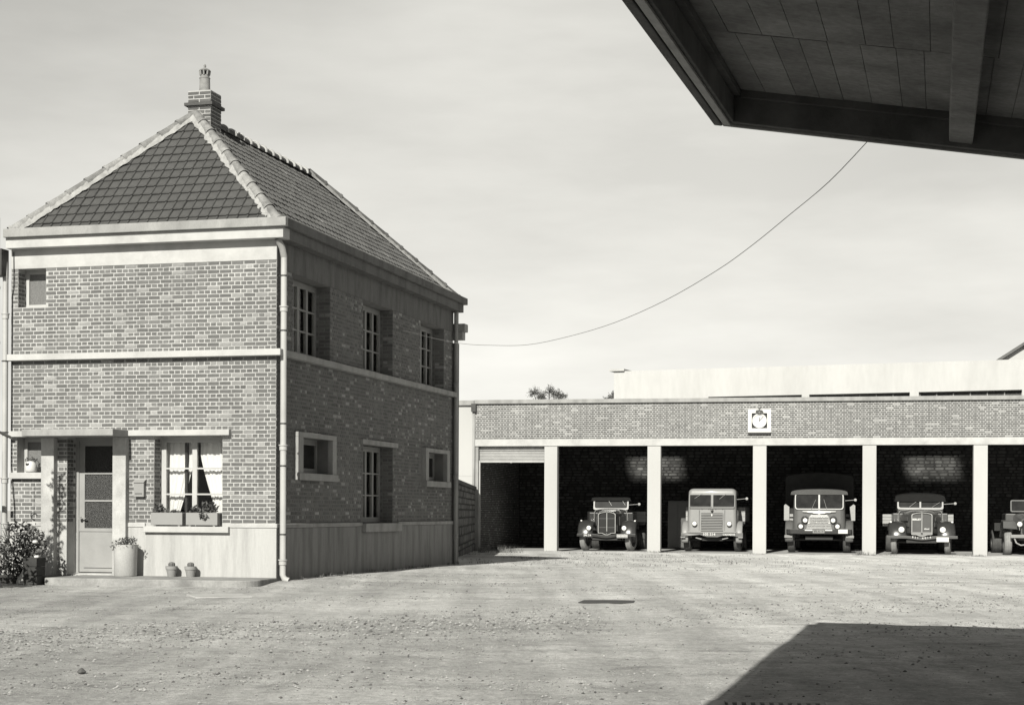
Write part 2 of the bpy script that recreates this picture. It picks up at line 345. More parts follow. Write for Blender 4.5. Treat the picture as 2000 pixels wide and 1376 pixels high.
# ------------------------------------------------------------------ walls, bricks, windows
COURSE, BL = .0716, .23
def wall_mesh(mb, mapf, u0, u1, z0, z1, holes, thick, mi=0):
    us = sorted({u0, u1, *[h[0] for h in holes], *[h[1] for h in holes]}); us = [u for u in us if u0 <= u <= u1]
    zs = sorted({z0, z1, *[h[2] for h in holes], *[h[3] for h in holes]}); zs = [z for z in zs if z0 <= z <= z1]
    def hole(a, b): return any(h[0] < a < h[1] and h[2] < b < h[3] for h in holes)
    for i in range(len(us) - 1):
        for j in range(len(zs) - 1):
            if hole((us[i] + us[i + 1]) / 2, (zs[j] + zs[j + 1]) / 2): continue
            for wd in (0, -thick):
                mb.add([mapf(us[i], wd, zs[j]), mapf(us[i + 1], wd, zs[j]), mapf(us[i + 1], wd, zs[j + 1]), mapf(us[i], wd, zs[j + 1])], [(0, 1, 2, 3)], mi=mi)
    for h in holes:
        a, b, c, d = h[:4]
        for p, q in (((a, c), (a, d)), ((b, c), (b, d)), ((a, c), (b, c)), ((a, d), (b, d))):
            mb.add([mapf(p[0], 0, p[1]), mapf(q[0], 0, q[1]), mapf(q[0], -thick, q[1]), mapf(p[0], -thick, p[1])], [(0, 1, 2, 3)], mi=mi)
def tone_():
    r = R.random()
    if r < .10: return R.uniform(1.5, 2.1)
    if r < .25: return R.uniform(.80, .90)
    return R.uniform(.86, 1.2)
def courses(u0, u1, z0, n, holes, flip=0, course=COURSE, bl=BL, joint=.015):
    out = []
    for i in range(n):
        za = z0 + i * course; zb = za + course - joint; zc = (za + zb) / 2
        st = (i + flip) % 2 == 0; p = bl if st else bl / 2
        cuts = sorted((h[0], h[1]) for h in holes if h[2] - .01 < zc < h[3] + .01)
        segs = []; a = u0
        for c0, c1 in cuts:
            if c0 > a: segs.append((a, c0))
            a = max(a, c1)
        if a < u1: segs.append((a, u1))
        off = 0 if st else bl / 4 + .0
        k0 = 0
        u = u0 - (off if not st else 0) - p * (0 if st else 0)
        u = u0 if st else u0 - bl / 4
        while u < u1:
            b0, b1 = u + joint / 2, u + p - joint / 2
            for s0, s1 in segs:
                c0, c1 = max(b0, s0 + .003), min(b1, s1 - .003)
                if c1 - c0 > .035: out.append((c0, c1, za, zb, st and c1 - c0 > bl - joint - .004))
            u += p
    return out
def brick_box(mb, mapf, a, b, za, zb, d=.006, tone=None, j=.0035):
    r = lambda: R.uniform(-j, j)
    dd = d + R.uniform(-.002, .002); c = .004
    f = [(a + r(), za + r()), (b + r(), za + r()), (b + r(), zb + r()), (a + r(), zb + r())]
    g = [(f[0][0] + c, f[0][1] + c), (f[1][0] - c, f[1][1] + c), (f[2][0] - c, f[2][1] - c), (f[3][0] + c, f[3][1] - c)]
    vs = [mapf(u, -.012, z) for u, z in f] + [mapf(u, dd, z) for u, z in g]
    mb.add(vs, [(4, 5, 6, 7), (0, 1, 5, 4), (1, 2, 6, 5), (2, 3, 7, 6), (3, 0, 4, 7)], tone_() if tone is None else tone)
F = lambda u, w_, z: (u, -w_, z)
S = lambda u, w_, z: (w_, u, z)
def mbox(mb, mapf, u0, u1, w0, w1, z0, z1, tone=1.0, mi=0):
    p = mapf(u0, w0, z0); q = mapf(u1, w1, z1); mb.box(p[0], q[0], p[1], q[1], p[2], q[2], tone, mi)

H = thing('brick_house', 'two storey brick house with hipped tile roof and white concrete eaves', 'house', HO, HA)
W, LEN = 5.22, 10.70
Zb0, Zs0, Zs1, Zt = .97, 3.905, 4.02, 5.60
fh = [(-5.08, -4.51, 4.885, 5.595), (-5.09, -4.53, 1.87, 2.515), (-4.07, -3.13, .03, 2.515), (-2.335, -1.01, .91, 2.515)]
sh = [(.74, 2.60, 4.025, 5.45), (4.43, 6.28, 4.025, 5.45), (8.18, 9.97, 4.025, 5.45), (1.05, 2.53, 1.88, 2.53), (8.56, 9.98, 1.88, 2.53), (4.47, 6.32, .95, 2.55)]
mb = MB()
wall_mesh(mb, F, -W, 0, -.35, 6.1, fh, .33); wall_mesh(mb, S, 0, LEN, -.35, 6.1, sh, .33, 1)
B = lambda u, w_, z: (u, LEN + w_, z)
Lf = lambda u, w_, z: (-W - w_, u, z)
wall_mesh(mb, B, -W, 0, -.35, 6.1, [], .33); wall_mesh(mb, Lf, 0, LEN, -.35, 6.1, [], .10)
mb.box(-W + .33, -.33, .33, LEN - .33, 3.85, 4.0)
mb.build('wall', [M['mortar'], M['shadepointing']], H)
# bricks
solid_f = fh + [(-W - .1, -.84, 2.515, 2.625), (-4.523, -4.263, 0, 2.6), (-3.092, -2.828, 0, 2.6), (-2.49, -.85, .80, .91), (-5.19, -4.52, 1.755, 1.87)]
solid_s = sh + [(4.32, 6.52, 2.54, 2.64), (4.36, 6.62, .77, 1.0), (.83, 2.73, 1.75, 2.62), (8.26, 10.31, 1.75, 2.62)]
fb = courses(-W, 0, Zb0 + .006, 41, solid_f) + courses(-W, 0, Zs1 + .008, 22, solid_f, 1)
sb = courses(0, LEN, Zb0 + .006, 41, solid_s) + courses(0, LEN, Zs1 + .008, 22, solid_s, 1)
full = sorted([b for b in fb if b[4]], key=lambda b: -b[0])
near = set(full[:300])
vm = []
for k in range(16):
    t_ = MB(); brick_box(t_, F, -.109, .109, -.0298, .0298, tone=tone_()); vm.append(t_.mesh('brick', M['brick']))
for b in full[:300]:
    inst('brick', R.choice(vm), H, loc=((b[0] + b[1]) / 2, R.uniform(-.002, .001), (b[2] + b[3]) / 2))
mb = MB()
for b in fb:
    if b not in near: brick_box(mb, F, *b[:4])
for b in sb: brick_box(mb, S, *b[:4])
for h in sh[:3] + sh[5:]:                                   # brick jambs of the deep side openings
    for q in (h[1], h[0]):
        sgn = -1 if q == h[1] else 1
        J = lambda u, w_, z, q=q, sgn=sgn: (-u, q + sgn * w_, z)
        for i in range(int((h[3] - h[2]) / COURSE)):
            z = h[2] + .006 + i * COURSE
            for a, b in (((.0, .218), (.23, .28)) if i % 2 else ((.0, .105), (.117, .222))): brick_box(mb, J, a, b, z, z + .06, d=.004)
for h in (fh[0], fh[2], fh[3]):
    for q, sgn in ((h[0], 1), (h[1], -1)):
        J = lambda u, w_, z, q=q, sgn=sgn: (q + sgn * w_, u, z)
        z0 = max(h[2], .97)
        for i in range(int((h[3] - z0) / COURSE)):
            z = z0 + .006 + i * COURSE
            for a, b in (((.0, .218), (.23, .30)) if i % 2 else ((.0, .105), (.117, .222))): brick_box(mb, J, a, b, z, z + .06, d=.004)
stuff(mb.build('brickwork', M['brick'], H))
# plinth, bands, string course, eaves
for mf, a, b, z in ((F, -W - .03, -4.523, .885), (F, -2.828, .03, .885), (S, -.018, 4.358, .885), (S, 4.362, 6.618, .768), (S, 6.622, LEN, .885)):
    mb = MB(); mbox(mb, mf, a, b, -.02, .03, -.4, z); mb.build('plinth', M['plinth' if mf is F else 'shadecoat'], H, bevel=.008)
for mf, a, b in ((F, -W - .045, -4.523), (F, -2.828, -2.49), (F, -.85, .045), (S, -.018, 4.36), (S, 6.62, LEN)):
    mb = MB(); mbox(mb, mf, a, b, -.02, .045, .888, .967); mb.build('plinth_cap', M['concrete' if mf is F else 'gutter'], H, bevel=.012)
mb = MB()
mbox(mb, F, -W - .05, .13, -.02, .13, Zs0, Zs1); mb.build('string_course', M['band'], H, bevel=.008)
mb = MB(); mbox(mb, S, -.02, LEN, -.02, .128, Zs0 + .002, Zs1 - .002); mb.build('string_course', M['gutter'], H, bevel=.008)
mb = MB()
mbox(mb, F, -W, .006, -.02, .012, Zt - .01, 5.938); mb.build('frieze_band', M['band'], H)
mb = MB(); mbox(mb, S, .001, LEN, -.02, .012, 5.452, 5.938); mb.build('frieze_band', M['shadecement'], H)
def eaves(name, d0, d1, z0, z1, mats, bev):
    x0, x1, y0, y1 = -W - d1 * .12 + .03, d1, -d1, LEN + d1; e = d1 - d0
    for (a, b, c, d), m_ in zip(((x0, x1, y0, y0 + e), (x1 - e, x1, y0 + e, y1), (x0, x0 + e, y0 + e, y1), (x0 + e, x1 - e, y1 - e, y1)), mats):
        q = MB(); q.box(a, b, c, d, z0, z1); q.build(name, M[m_], H, bevel=bev)
eaves('fascia', -.1, .205, 5.94, 6.125, ('band', 'shadecement', 'shadecement', 'shadecement'), .006)
eaves('gutter', .16, .285, 6.128, 6.285, ('gutter', 'shadecement', 'shadecement', 'shadecement'), .01)
eaves('gutter_bed', -.1, .158, 6.13, 6.2, ('shadecement',) * 4, 0)
# roof
AP, RE = Vector((-2.61, 2.2, 8.75)), Vector((-2.61, 8.0, 8.80)); ze = 6.2
e = .10
c00, c10, c11, c01 = Vector((-W + .04, -e, ze)), Vector((e, -e, ze)), Vector((e, LEN + e, ze)), Vector((-W + .04, LEN + e, ze))
mb = MB(); dz = Vector((0, 0, -.03))
mb.add([c00 + dz, c10 + dz, c11 + dz, c01 + dz, AP + dz, RE + dz], [(0, 1, 4), (1, 2, 5, 4), (2, 3, 5), (3, 0, 4, 5), (0, 3, 2, 1)])
roof = mb.build('roof', M['dark'], H)
TP, TE = .193, .243
def tile_geo(mb, Mx, tone):
    pr = [(.0, .0), (.150, .0), (.157, .021), (.181, .021), (.190, .0)]
    vs = []
    for s_, n_ in ((-.004, .035), (.275, .004)):
        for i, (u, h) in enumerate(pr):
            vs.append(Mx @ Vector((u, s_ - (.014 if 2 <= i <= 3 and s_ < 0 else 0), n_ + h)))
    for i, (u, h) in enumerate(pr): vs.append(Mx @ Vector((u, -.004 - (.014 if 2 <= i <= 3 else 0), .010)))
    fs = [(i, i + 1, 6 + i, 5 + i) for i in range(4)] + [(10 + i, 11 + i, i + 1, i) for i in range(4)] + [(0, 5, 10), (4, 14, 9)]
    mb.add(vs, fs, tone)
ttone = lambda: R.uniform(1.6, 2.0) if R.random() < .035 else R.uniform(.82, 1.2)
tvm = []
for k in range(10):
    t_ = MB(); tile_geo(t_, Matrix.Identity(4), ttone()); tvm.append(t_.mesh('roof_tile', M['tile']))
tiles_obj = []; clip_mb = []; tile_stuff = MB()
def roof_face(a, b, tops, want):
    u = (b - a).normalized(); top = tops[0]; s_ = (top - a); s_ = (s_ - u * s_.dot(u)).normalized(); n = u.cross(s_)
    if n.z < 0: n = -n
    Lr = (b - a).length; hs = (top - a).dot(s_)
    u0 = (tops[0] - a).dot(u); u1 = (tops[-1] - a).dot(u)
    part = MB()
    for j in range(int(hs / TE) + 1):
        sv = .02 + j * TE
        if sv > hs - .06: continue
        lo, hi = u0 * sv / hs, Lr - (Lr - u1) * sv / hs
        lo2, hi2 = u0 * min(1, (sv + .26) / hs), Lr - (Lr - u1) * min(1, (sv + .26) / hs)
        k = math.floor((lo - .2) / TP)
        while k * TP < hi + .02:
            uu = k * TP; k += 1
            if uu + .19 < lo or uu > hi: continue
            P = a + u * uu + s_ * sv + n * R.uniform(-.003, .005)
            uj = (u + s_ * R.uniform(-.012, .012)).normalized(); sj = (s_ - uj * s_.dot(uj)).normalized()
            Mx = Matrix((( uj.x, sj.x, n.x, P.x), (uj.y, sj.y, n.y, P.y), (uj.z, sj.z, n.z, P.z), (0, 0, 0, 1)))
            if sv + .275 > hs:
                if uu > lo - .2 and uu < hi + .02: tile_geo(part, Mx, ttone())
            elif uu > lo2 - .02 and uu + .19 < hi2 + .02: want.append(Mx)
            elif uu > lo2 - .25 and uu + .19 < hi2 + .25: tile_geo(part, Mx, ttone())
    # cut the tiles that cross a hip
    me = part.mesh('cut', M['tile']); bm = bmesh.new(); bm.from_mesh(me)
    for p, q, inside in ((a, tops[0], b), (b, tops[-1], a)):
        d = (q - p); nn = Vector((d.y, -d.x, 0)).normalized()
        if nn.dot(inside - p) > 0: nn = -nn
        bmesh.ops.bisect_plane(bm, geom=bm.verts[:] + bm.edges[:] + bm.faces[:], plane_co=p + nn * .03, plane_no=nn, clear_outer=True)
    bmesh.ops.bisect_plane(bm, geom=bm.verts[:] + bm.edges[:] + bm.faces[:], plane_co=a + s_ * hs, plane_no=s_, clear_outer=True)
    lay = bm.verts.layers.float.get('tone'); bm.verts.index_update()
    tile_stuff_add(bm, lay)
    bm.free(); bpy.data.meshes.remove(me)
def tile_stuff_add(bm, lay):
    o = len(tile_stuff.v)
    for v in bm.verts: tile_stuff.v.append(tuple(v.co)); tile_stuff.t.append(v[lay] if lay else 1.0)
    for f in bm.faces: tile_stuff.f.append(tuple(v.index + o for v in f.verts)); tile_stuff.m.append(0)
fw, sw_, bw_, lw_ = [], [], [], []
roof_face(c00, c10, [AP], fw); roof_face(c10, c11, [AP, RE], sw_); roof_face(c11, c01, [RE], bw_); roof_face(c01, c00, [RE, AP], lw_)
cw = H.matrix_basis
sw_.sort(key=lambda m_: (m_.translation.y * 1.0 - m_.translation.z * .2))
single = fw[:300]; single += sw_[:300 - len(single)]
for Mx in single: inst('roof_tile', R.choice(tvm), roof, mat=Mx)
for Mx in sw_[300 - len(fw):] + bw_ + lw_: tile_geo(tile_stuff, Mx, ttone())
stuff(tile_stuff.build('tiling', M['tile'], roof))
def half_tile(mb, a, b, r, tone, collar=True):
    a = Vector(a); b = Vector(b); d = (b - a).normalized(); x = d.cross(Vector((0, 0, 1))).normalized(); up = x.cross(d).normalized()
    rings = []
    prof = [(0, r * 1.14), (.05, r * 1.14), (.052, r * 1.03), ((b - a).length, r * .92)] if collar else [(0, r), ((b - a).length, r * .96)]
    for s_, rr in prof:
        rings.append([a + d * s_ + x * math.cos(t) * rr + up * math.sin(t) * rr for t in [math.pi * (k / 10) * 1.1 - .15 for k in range(11)]])
    mb.loft(rings, False, False, tone)
def cap_line(a, b, n, r, tones, mort):
    for i in range(n):
        p, q = a.lerp(b, i / n), a.lerp(b, (i + 1.06) / n)
        m_ = MB(); half_tile(m_, p + Vector((0, 0, R.uniform(-.008, .008))), q, r, R.uniform(*tones)); m_.build('ridge_tile', M['ridge'], roof, smooth=True, autos=35)
    if mort:
        m_ = MB(); d = (b - a); x = d.normalized().cross(Vector((0, 0, 1))).normalized(); k = 60; rings = []
        for i in range(k + 1):
            p = a + d * (i / k)
            wl, wr = r * (1.15 + .55 * R.random()), r * (1.15 + .55 * R.random())
            rings.append([p + x * wl + Vector((0, 0, -wl * .62 + .0)), p + x * r * .8 + Vector((0, 0, .05)), p + Vector((0, 0, r * .82 + R.uniform(-.01, .012))), p - x * r * .8 + Vector((0, 0, .05)), p - x * wr + Vector((0, 0, -wr * .62))])
        m_.loft(rings, False, False); m_.build('mortar_bedding', M['limemortar'], roof, smooth=True)
up_ = Vector((0, 0, .045))
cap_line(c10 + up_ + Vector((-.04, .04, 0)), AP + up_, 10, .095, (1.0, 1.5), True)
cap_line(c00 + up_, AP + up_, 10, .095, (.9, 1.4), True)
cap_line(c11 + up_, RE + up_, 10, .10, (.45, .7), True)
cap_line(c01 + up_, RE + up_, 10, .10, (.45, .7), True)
lo_ = Vector((0, 0, -.03))
cap_line(AP + lo_, RE + lo_, 15, .115, (.5, .8), False)
for i in range(15):                                      # pale mortar rings between the ridge tiles
    p = (AP + lo_).lerp(RE + lo_, (i + .02) / 15); d = (RE - AP).normalized(); q = p + d * .04; x = d.cross(Vector((0, 0, 1))).normalized(); u = x.cross(d).normalized()
    arc_ = [math.pi * (k / 10) * 1.1 - .15 for k in range(11)]; ring_ = lambda c, r_: [c + x * math.cos(t) * r_ + u * math.sin(t) * r_ for t in arc_]
    m_ = MB(); m_.loft([ring_(p, .08), ring_(p, .147 + R.uniform(-.006, .006)), ring_(q, .147), ring_(q, .08)], False); m_.build('joint_ring', M['band'], roof)
# chimney
mb = MB(); cx0, cx1, cy0, cy1 = -2.86, -2.39, 2.38, 2.85
mb.box(cx0, cx1, cy0, cy1, 8.2, 9.30)
ch = mb.build('chimney', M['mortar'], H)
cvm = {}
def cbrick(ax, a, b, z0, z1, out):
    t_ = MB(); brick_box(t_, (lambda u, w_, z: (u, cy0 - w_, z)) if ax == 'f' else (lambda u, w_, z: (cx1 + w_, u, z)), a, b, z0, z1, d=.008 + out, tone=R.uniform(.6, 1.0))
    t_.build('brick', M['brick'], ch)
for i in range(14):
    z0 = 8.28 + i * .0725; z1 = z0 + .058; st = i % 2
    if 10 == i: continue
    xsplit = [(cx0, cx0 + .228), (cx0 + .24, cx1)] if st else [(cx0, cx0 + .11), (cx0 + .122, cx0 + .345), (cx0 + .357, cx1)]
    for a, b in xsplit: cbrick('f', a, b, z0, z1, 0)
    ysplit = [(cy0, cy0 + .228), (cy0 + .24, cy1)] if not st else [(cy0, cy0 + .11), (cy0 + .122, cy0 + .345), (cy0 + .357, cy1)]
    for a, b in ysplit: cbrick('r', a, b, z0, z1, 0)
mb = MB(); mb.box(cx0 - .06, cx1 + .06, cy0 - .06, cy1 + .06, 9.005, 9.065, .6); mb.build('corbel_course', M['brick'], ch, bevel=.006)
px_, py_ = -2.625, 2.62
mb = MB(); mb.lathe([(.16, 9.29), (.13, 9.335), (.12, 9.34)], (px_, py_, 0), 14); mb.build('flaunching', M['limemortar'], ch, smooth=True)
mb = MB()
mb.lathe([(.118, 9.32), (.104, 9.40), (.10, 9.58), (.106, 9.585), (.106, 9.60)], (px_, py_, 0), 18)
mb.lathe([(.092, 9.60), (.085, 9.635), (.087, 9.655)], (px_, py_, 0), 18)
for k in range(8):
    a = 2 * math.pi * (k + .3) / 8; mb.bar((px_ + .085 * math.cos(a), py_ + .085 * math.sin(a), 9.65), (px_ + .10 * math.cos(a), py_ + .10 * math.sin(a), 9.735), .03, .03)
mb.lathe([(.10, 9.725), (.113, 9.74), (.09, 9.765), (.05, 9.785), (.02, 9.80), (.018, 9.815), (.028, 9.835), (.01, 9.87)], (px_, py_, 0), 18)
mb.lathe([(.05, 9.60), (.05, 9.73)], (px_, py_, 0), 10, tone=.1)
mb.build('chimney_pot', material('pot_clay', 0.207, .8, .2, 12, tone=True, spec=.2), ch, smooth=True, autos=50)

# openings of the house
def window(name, mapf, u0, u1, z0, z1, dep, leaves, rows, fmat, pane_mat, fw_=.055, parent=H, bar=.028, room=True):
    mb = MB()
    for a, b, c, d in ((u0, u1, z0, z0 + fw_), (u0, u1, z1 - fw_, z1), (u0, u0 + fw_, z0 + fw_, z1 - fw_), (u1 - fw_, u1, z0 + fw_, z1 - fw_)):
        mbox(mb, mapf, a, b, -dep - .06, -dep, c, d)
    iu0, iu1, iz0, iz1 = u0 + fw_, u1 - fw_, z0 + fw_, z1 - fw_; lw = (iu1 - iu0) / leaves; panes = []
    for l in range(leaves):
        a, b = iu0 + l * lw, iu0 + (l + 1) * lw; s_ = .045
        for p in (a, b - s_): mbox(mb, mapf, p, p + s_, -dep - .045, -dep + .008, iz0, iz1)
        for z in (iz0, iz1 - s_): mbox(mb, mapf, a + s_, b - s_, -dep - .045, -dep + .006, z, z + s_)
        ph = (iz1 - iz0 - 2 * s_) / rows
        for r_ in range(rows):
            c = iz0 + s_ + r_ * ph
            if r_: mbox(mb, mapf, a + s_, b - s_, -dep - .04, -dep + .004, c - bar / 2, c + bar / 2)
            panes.append((a + s_, b - s_, c + (bar / 2 if r_ else 0), c + ph - (bar / 2 if r_ < rows - 1 else 0)))
    o = mb.build(name, fmat, parent)
    for p in panes:
        q = MB(); mbox(q, mapf, p[0] - .004, p[1] + .004, -dep - .028, -dep - .022, p[2] - .004, p[3] + .004); q.build('pane', pane_mat, o)
    return o
def sill(win, mapf, u0, u1, w0, w1, z0, z1, mat='concrete'):
    mb = MB(); mbox(mb, mapf, u0, u1, w0, w1, z0, z1); return mb.build('sill', M[mat], win, bevel=.008)
window('window', F, -5.08, -4.51, 4.885, 5.595, .26, 1, 1, M['frame'], M['palefrost'], .03)
wl = window('window', F, -5.09, -4.53, 1.875, 2.512, .24, 1, 1, M['frame'], M['palefrost'], .03)
sill(wl, F, -5.19, -4.525, -.24, .10, 1.755, 1.868, 'band')
wb = window('window', F, -2.335, -1.01, .915, 2.512, .27, 2, 3, M['frame'], M['glass'], .06)
sill(wb, F, -2.49, -.85, -.27, .11, .80, .908, 'band')
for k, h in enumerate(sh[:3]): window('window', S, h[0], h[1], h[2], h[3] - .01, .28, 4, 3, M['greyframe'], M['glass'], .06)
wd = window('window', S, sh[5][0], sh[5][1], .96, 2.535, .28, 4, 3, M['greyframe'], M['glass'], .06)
sill(wd, S, 4.36, 6.62, -.28, .12, .77, .945, 'gutter')
for h in sh[3:5]:
    o = window('window', S, h[0], h[1], h[2], h[3], .22, 1, 1, M['greyframe'], M['darkglass'], .06)
    mb = MB(); a, b, c, d = h[0] - .21, h[1] + .21, h[2] - .13, h[3] + .09
    mbox(mb, S, a, b + .04, -.02, .12, c, h[2]); mbox(mb, S, a, b, -.02, .10, h[3], d)
    mbox(mb, S, a, h[0], -.02, .10, h[2], h[3]); mbox(mb, S, h[1], b, -.02, .10, h[2], h[3])
    mb.build('window_surround', M['gutter'], o, bevel=.008)
mb = MB(); mbox(mb, S, 4.32, 6.52, -.02, .06, 2.54, 2.64); mb.build('lintel', M['gutter'], H, bevel=.006)
for a, b in ((-W + .03, -4.605), (-2.795, -.842)):
    mb = MB(); mbox(mb, F, a, b, -.02, .11, 2.518, 2.622); mb.build('lintel', M['band'], H, bevel=.006)
mb = MB(); mbox(mb, F, -4.60, -2.80, -.02, .66, 2.50, 2.622); mb.build('porch_slab', M['gutter'], H, bevel=.012)
for a, b in ((-4.523, -4.263), (-3.092, -2.828)):
    mb = MB(); mbox(mb, F, a, b, -.02, .13, -.05, 2.5); mb.build('porch_pillar', M['concrete'], H, bevel=.012)
# front door
mb = MB(); y = -.34
for a, b, c, d in ((-4.07, -4.01, .03, 2.512), (-3.19, -3.13, .03, 2.512), (-4.01, -3.19, 2.45, 2.512)): mbox(mb, F, a, b, y - .06, y + .02, c, d)
mbox(mb, F, -4.01, -3.19, y - .05, y - .01, .06, .86); mbox(mb, F, -4.01, -3.90, y - .05, y, .86, 2.45); mbox(mb, F, -3.27, -3.19, y - .05, y, .86, 2.45)
mbox(mb, F, -3.90, -3.27, y - .05, y, 2.36, 2.45); mbox(mb, F, -3.92, -3.25, y - .012, y + .012, .14, .17); mbox(mb, F, -4.01, -3.19, y - .05, y + .004, .80, .86)
for z in (1.36, 1.86): mbox(mb, F, -3.90, -3.27, y - .05, y, z - .015, z + .015)
door = mb.build('front_door', M['doorpaint'], H)
for c, d in ((.86, 1.345), (1.375, 1.845), (1.875, 2.36)):
    q = MB(); mbox(q, F, -3.90, -3.27, y - .03, y - .02, c, d); q.build('pane', M['frosted'], door)
q = MB(); q.lathe([(.03, -.03), (.03, 0), (.012, .005), (.012, .05)], (-3.955, -y - .05, 1.04), 10, 'y'); q.bar((-3.955, -y - .065, 1.04), (-3.84, -y - .065, 1.04), .018, .018); q.build('door_handle', M['trim'], door, smooth=True, autos=40)
q = MB(); mbox(q, F, -4.07, -3.13, -.36, .04, -.03, .045); q.build('threshold', M['concrete'], H, bevel=.008)
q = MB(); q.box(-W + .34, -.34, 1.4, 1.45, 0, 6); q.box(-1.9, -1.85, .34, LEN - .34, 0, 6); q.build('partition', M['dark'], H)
# pipes
def pipe(x, y, z0, z1, r, top, kick, mat='zinc', collars=(), straps=()):
    mb = MB(); mb.tube([(x, y, z1), (x, y, z0 + .1), (x + kick[0] * .3, y + kick[1] * .3, z0 + .03), (x + kick[0], y + kick[1], z0)], r, 12)
    o = mb.build('drainpipe', M[mat], H, smooth=True, autos=50)
    q = MB(); q.tube([top, (top[0] * .3 + x * .7, top[1] * .3 + y * .7, z1 + (top[2] - z1) * .5), (x, y, z1 - .02)], r * 1.08, 12); q.build('swan_neck', M['gutter'], o, smooth=True, autos=50)
    for z in collars:
        q = MB(); q.lathe([(r * 1.02, z - .05), (r * 1.25, z - .045), (r * 1.25, z + .03), (r * 1.5, z + .032), (r * 1.5, z + .05), (r * 1.02, z + .052)], (x, y, 0), 12); q.build('collar', M[mat], o, smooth=True, autos=40)
    for z in straps:
        q = MB(); q.lathe([(r * 1.12, z - .012), (r * 1.12, z + .012)], (x, y, 0), 12); q.box(x - r * 1.5, x + r * 1.5, y - .008, y + .008, z - .006, z + .006); q.build('strap', M['darkiron'], o)
    return o
pipe(.115, .06, -.03, 5.66, .055, (.05, -.08, 5.94), (.1, .02), collars=(4.73, 2.30, .29), straps=(5.31, 4.35, 2.72, 1.98, .78))
pipe(-W - .05, -.11, .0, 5.42, .05, (-W - .1, -.1, 5.9), (-.1, 0), collars=(4.72, 1.72, .9), straps=(3.9, 2.6))
pipe(.09, LEN - .02, -.2, 5.6, .05, (.1, LEN - .05, 5.94), (.06, 0), mat='gutter', collars=(4.2, 2.0, .6))
mb = MB(); mb.box(-W - .22, -W - .02, -.30, -.05, 5.44, 5.93); mb.build('rainwater_head', M['darkiron'], H, bevel=.01)
mb = MB(); mb.tube([(-W + .06, -.02, 5.9), (-W + .07, -.03, 5.3), (-W + .03, -.02, 5.1), (-W + .03, -.03, 2.0), (-W + .10, -.03, 1.2), (-W + .1, -.03, .5)], .008, 5); mb.build('cable', M['black'], H)
# rear annex of the house (lower eaves seen past the far corner)
mb = MB(); mb.box(-W + .5, .10, LEN + .002, LEN + .20, -.4, 5.2); mb.build('annex_wall', M['brick'], H)
mb = MB(); mb.box(-W, .24, LEN + .004, LEN + .24, 5.28, 5.47); mb.box(-W, .29, LEN + .004, LEN + .30, 5.472, 5.66)
mb.build('annex_eaves', M['gutter'], H, bevel=.008)

# ------------------------------------------------------------------ doorstep pavement
mb = MB(); arc = [(.12 - .42 + .42 * math.cos(t), -.93 - .42 * math.sin(t)) for t in [math.pi / 2 * k / 8 for k in range(9)]]
poly = [(-3.72, -.03), (-3.72, -1.35)] + arc[::-1] + [(.05, -.03)]
top = [(a, b) for a, b in poly]
mb.prism(poly, -.35, .02, 'xy')
o = mb.build('pavement', M['step'], None, bevel=.018); o.location = HO; o.rotation_euler = (0, 0, HA); structure(o)
mb = MB(); mb.box(-5.6, -3.74, -1.2, -.04, -.35, .0)
o = mb.build('flower_bed_ground', M['soil']); o.location = HO; o.rotation_euler = (0, 0, HA); structure(o)
def hw(p): return to_world(HO, HA, p)

# ------------------------------------------------------------------ plants
def leaf(mb, p, size, tone, up=.4):
    d = Vector((R.gauss(0, 1), R.gauss(0, 1), R.gauss(0, 1) + up)).normalized(); q = d.orthogonal().normalized(); q.rotate(Matrix.Rotation(R.uniform(0, 6.28), 3, d)); s_ = d.cross(q)
    l, w_ = size * R.uniform(.7, 1.3), size * R.uniform(.4, .6)
    mb.add([p - q * l * .5, p + s_ * w_ * .5 + d * l * .06, p + q * l * .5, p - s_ * w_ * .5 + d * l * .06], [(0, 1, 2), (0, 2, 3)], tone)
def clump(mb, c, r, n, size, tones=(.6, 1.6)):
    c = Vector(c)
    for _ in range(n):
        d = Vector((R.gauss(0, 1), R.gauss(0, 1), R.gauss(0, 1))).normalized() * (R.random() ** .45)
        leaf(mb, c + Vector((d.x * r[0], d.y * r[1], d.z * r[2])), size, R.uniform(*tones))
def blossom(p, r, parent, mat='petal'):
    mb = MB()
    for k in range(9):
        a = k * 2.4; d = Vector((math.cos(a) * .6, math.sin(a) * .6, .5)); c = Vector(p) + d * r * .5
        mb.lathe([(.001, -r * .45), (r * .38, -r * .25), (r * .45, 0), (r * .3, r * .3), (.001, r * .42)], c, 7)
    return mb.build('blossom', M[mat], parent, smooth=True)
rb = thing('rose_bush', 'flowering rose bush with white blooms beside the left porch pillar', 'bush', hw((-4.35, -1.0, 0)), HA)
mb = MB()
for c, r, n in (((-.1, .12, .3), (.4, .12, .35), 260), ((-.25, -.1, .45), (.4, .25, .35), 380), ((.22, -.12, .62), (.33, .22, .28), 380), ((.42, -.2, .42), (.22, .15, .22), 150), ((-.05, -.2, .15), (.3, .2, .2), 160), ((.0, .0, .85), (.3, .2, .15), 120)):
    clump(mb, c, r, int(n * 1.15), .08, (.5, 3.2))
mb.build('foliage', M['leaf'], rb)
mb = MB()
for k in range(9):
    a = R.uniform(0, 6.28); mb.tube([(R.uniform(-.1, .1), 0, -.1), (math.cos(a) * .2, math.sin(a) * .12, .4), (math.cos(a) * .45, math.sin(a) * .2, .75 + R.uniform(-.1, .2))], [.014, .01, .005], 6)
mb.build('stem', M['bark'], rb)
for p in ((.20, -.28, .78), (-.12, -.3, .70), (.42, -.3, .62), (.47, -.33, .36), (.32, -.36, .25), (.05, -.3, .74), (-.1, -.32, .5)): blossom(p, .068, rb)
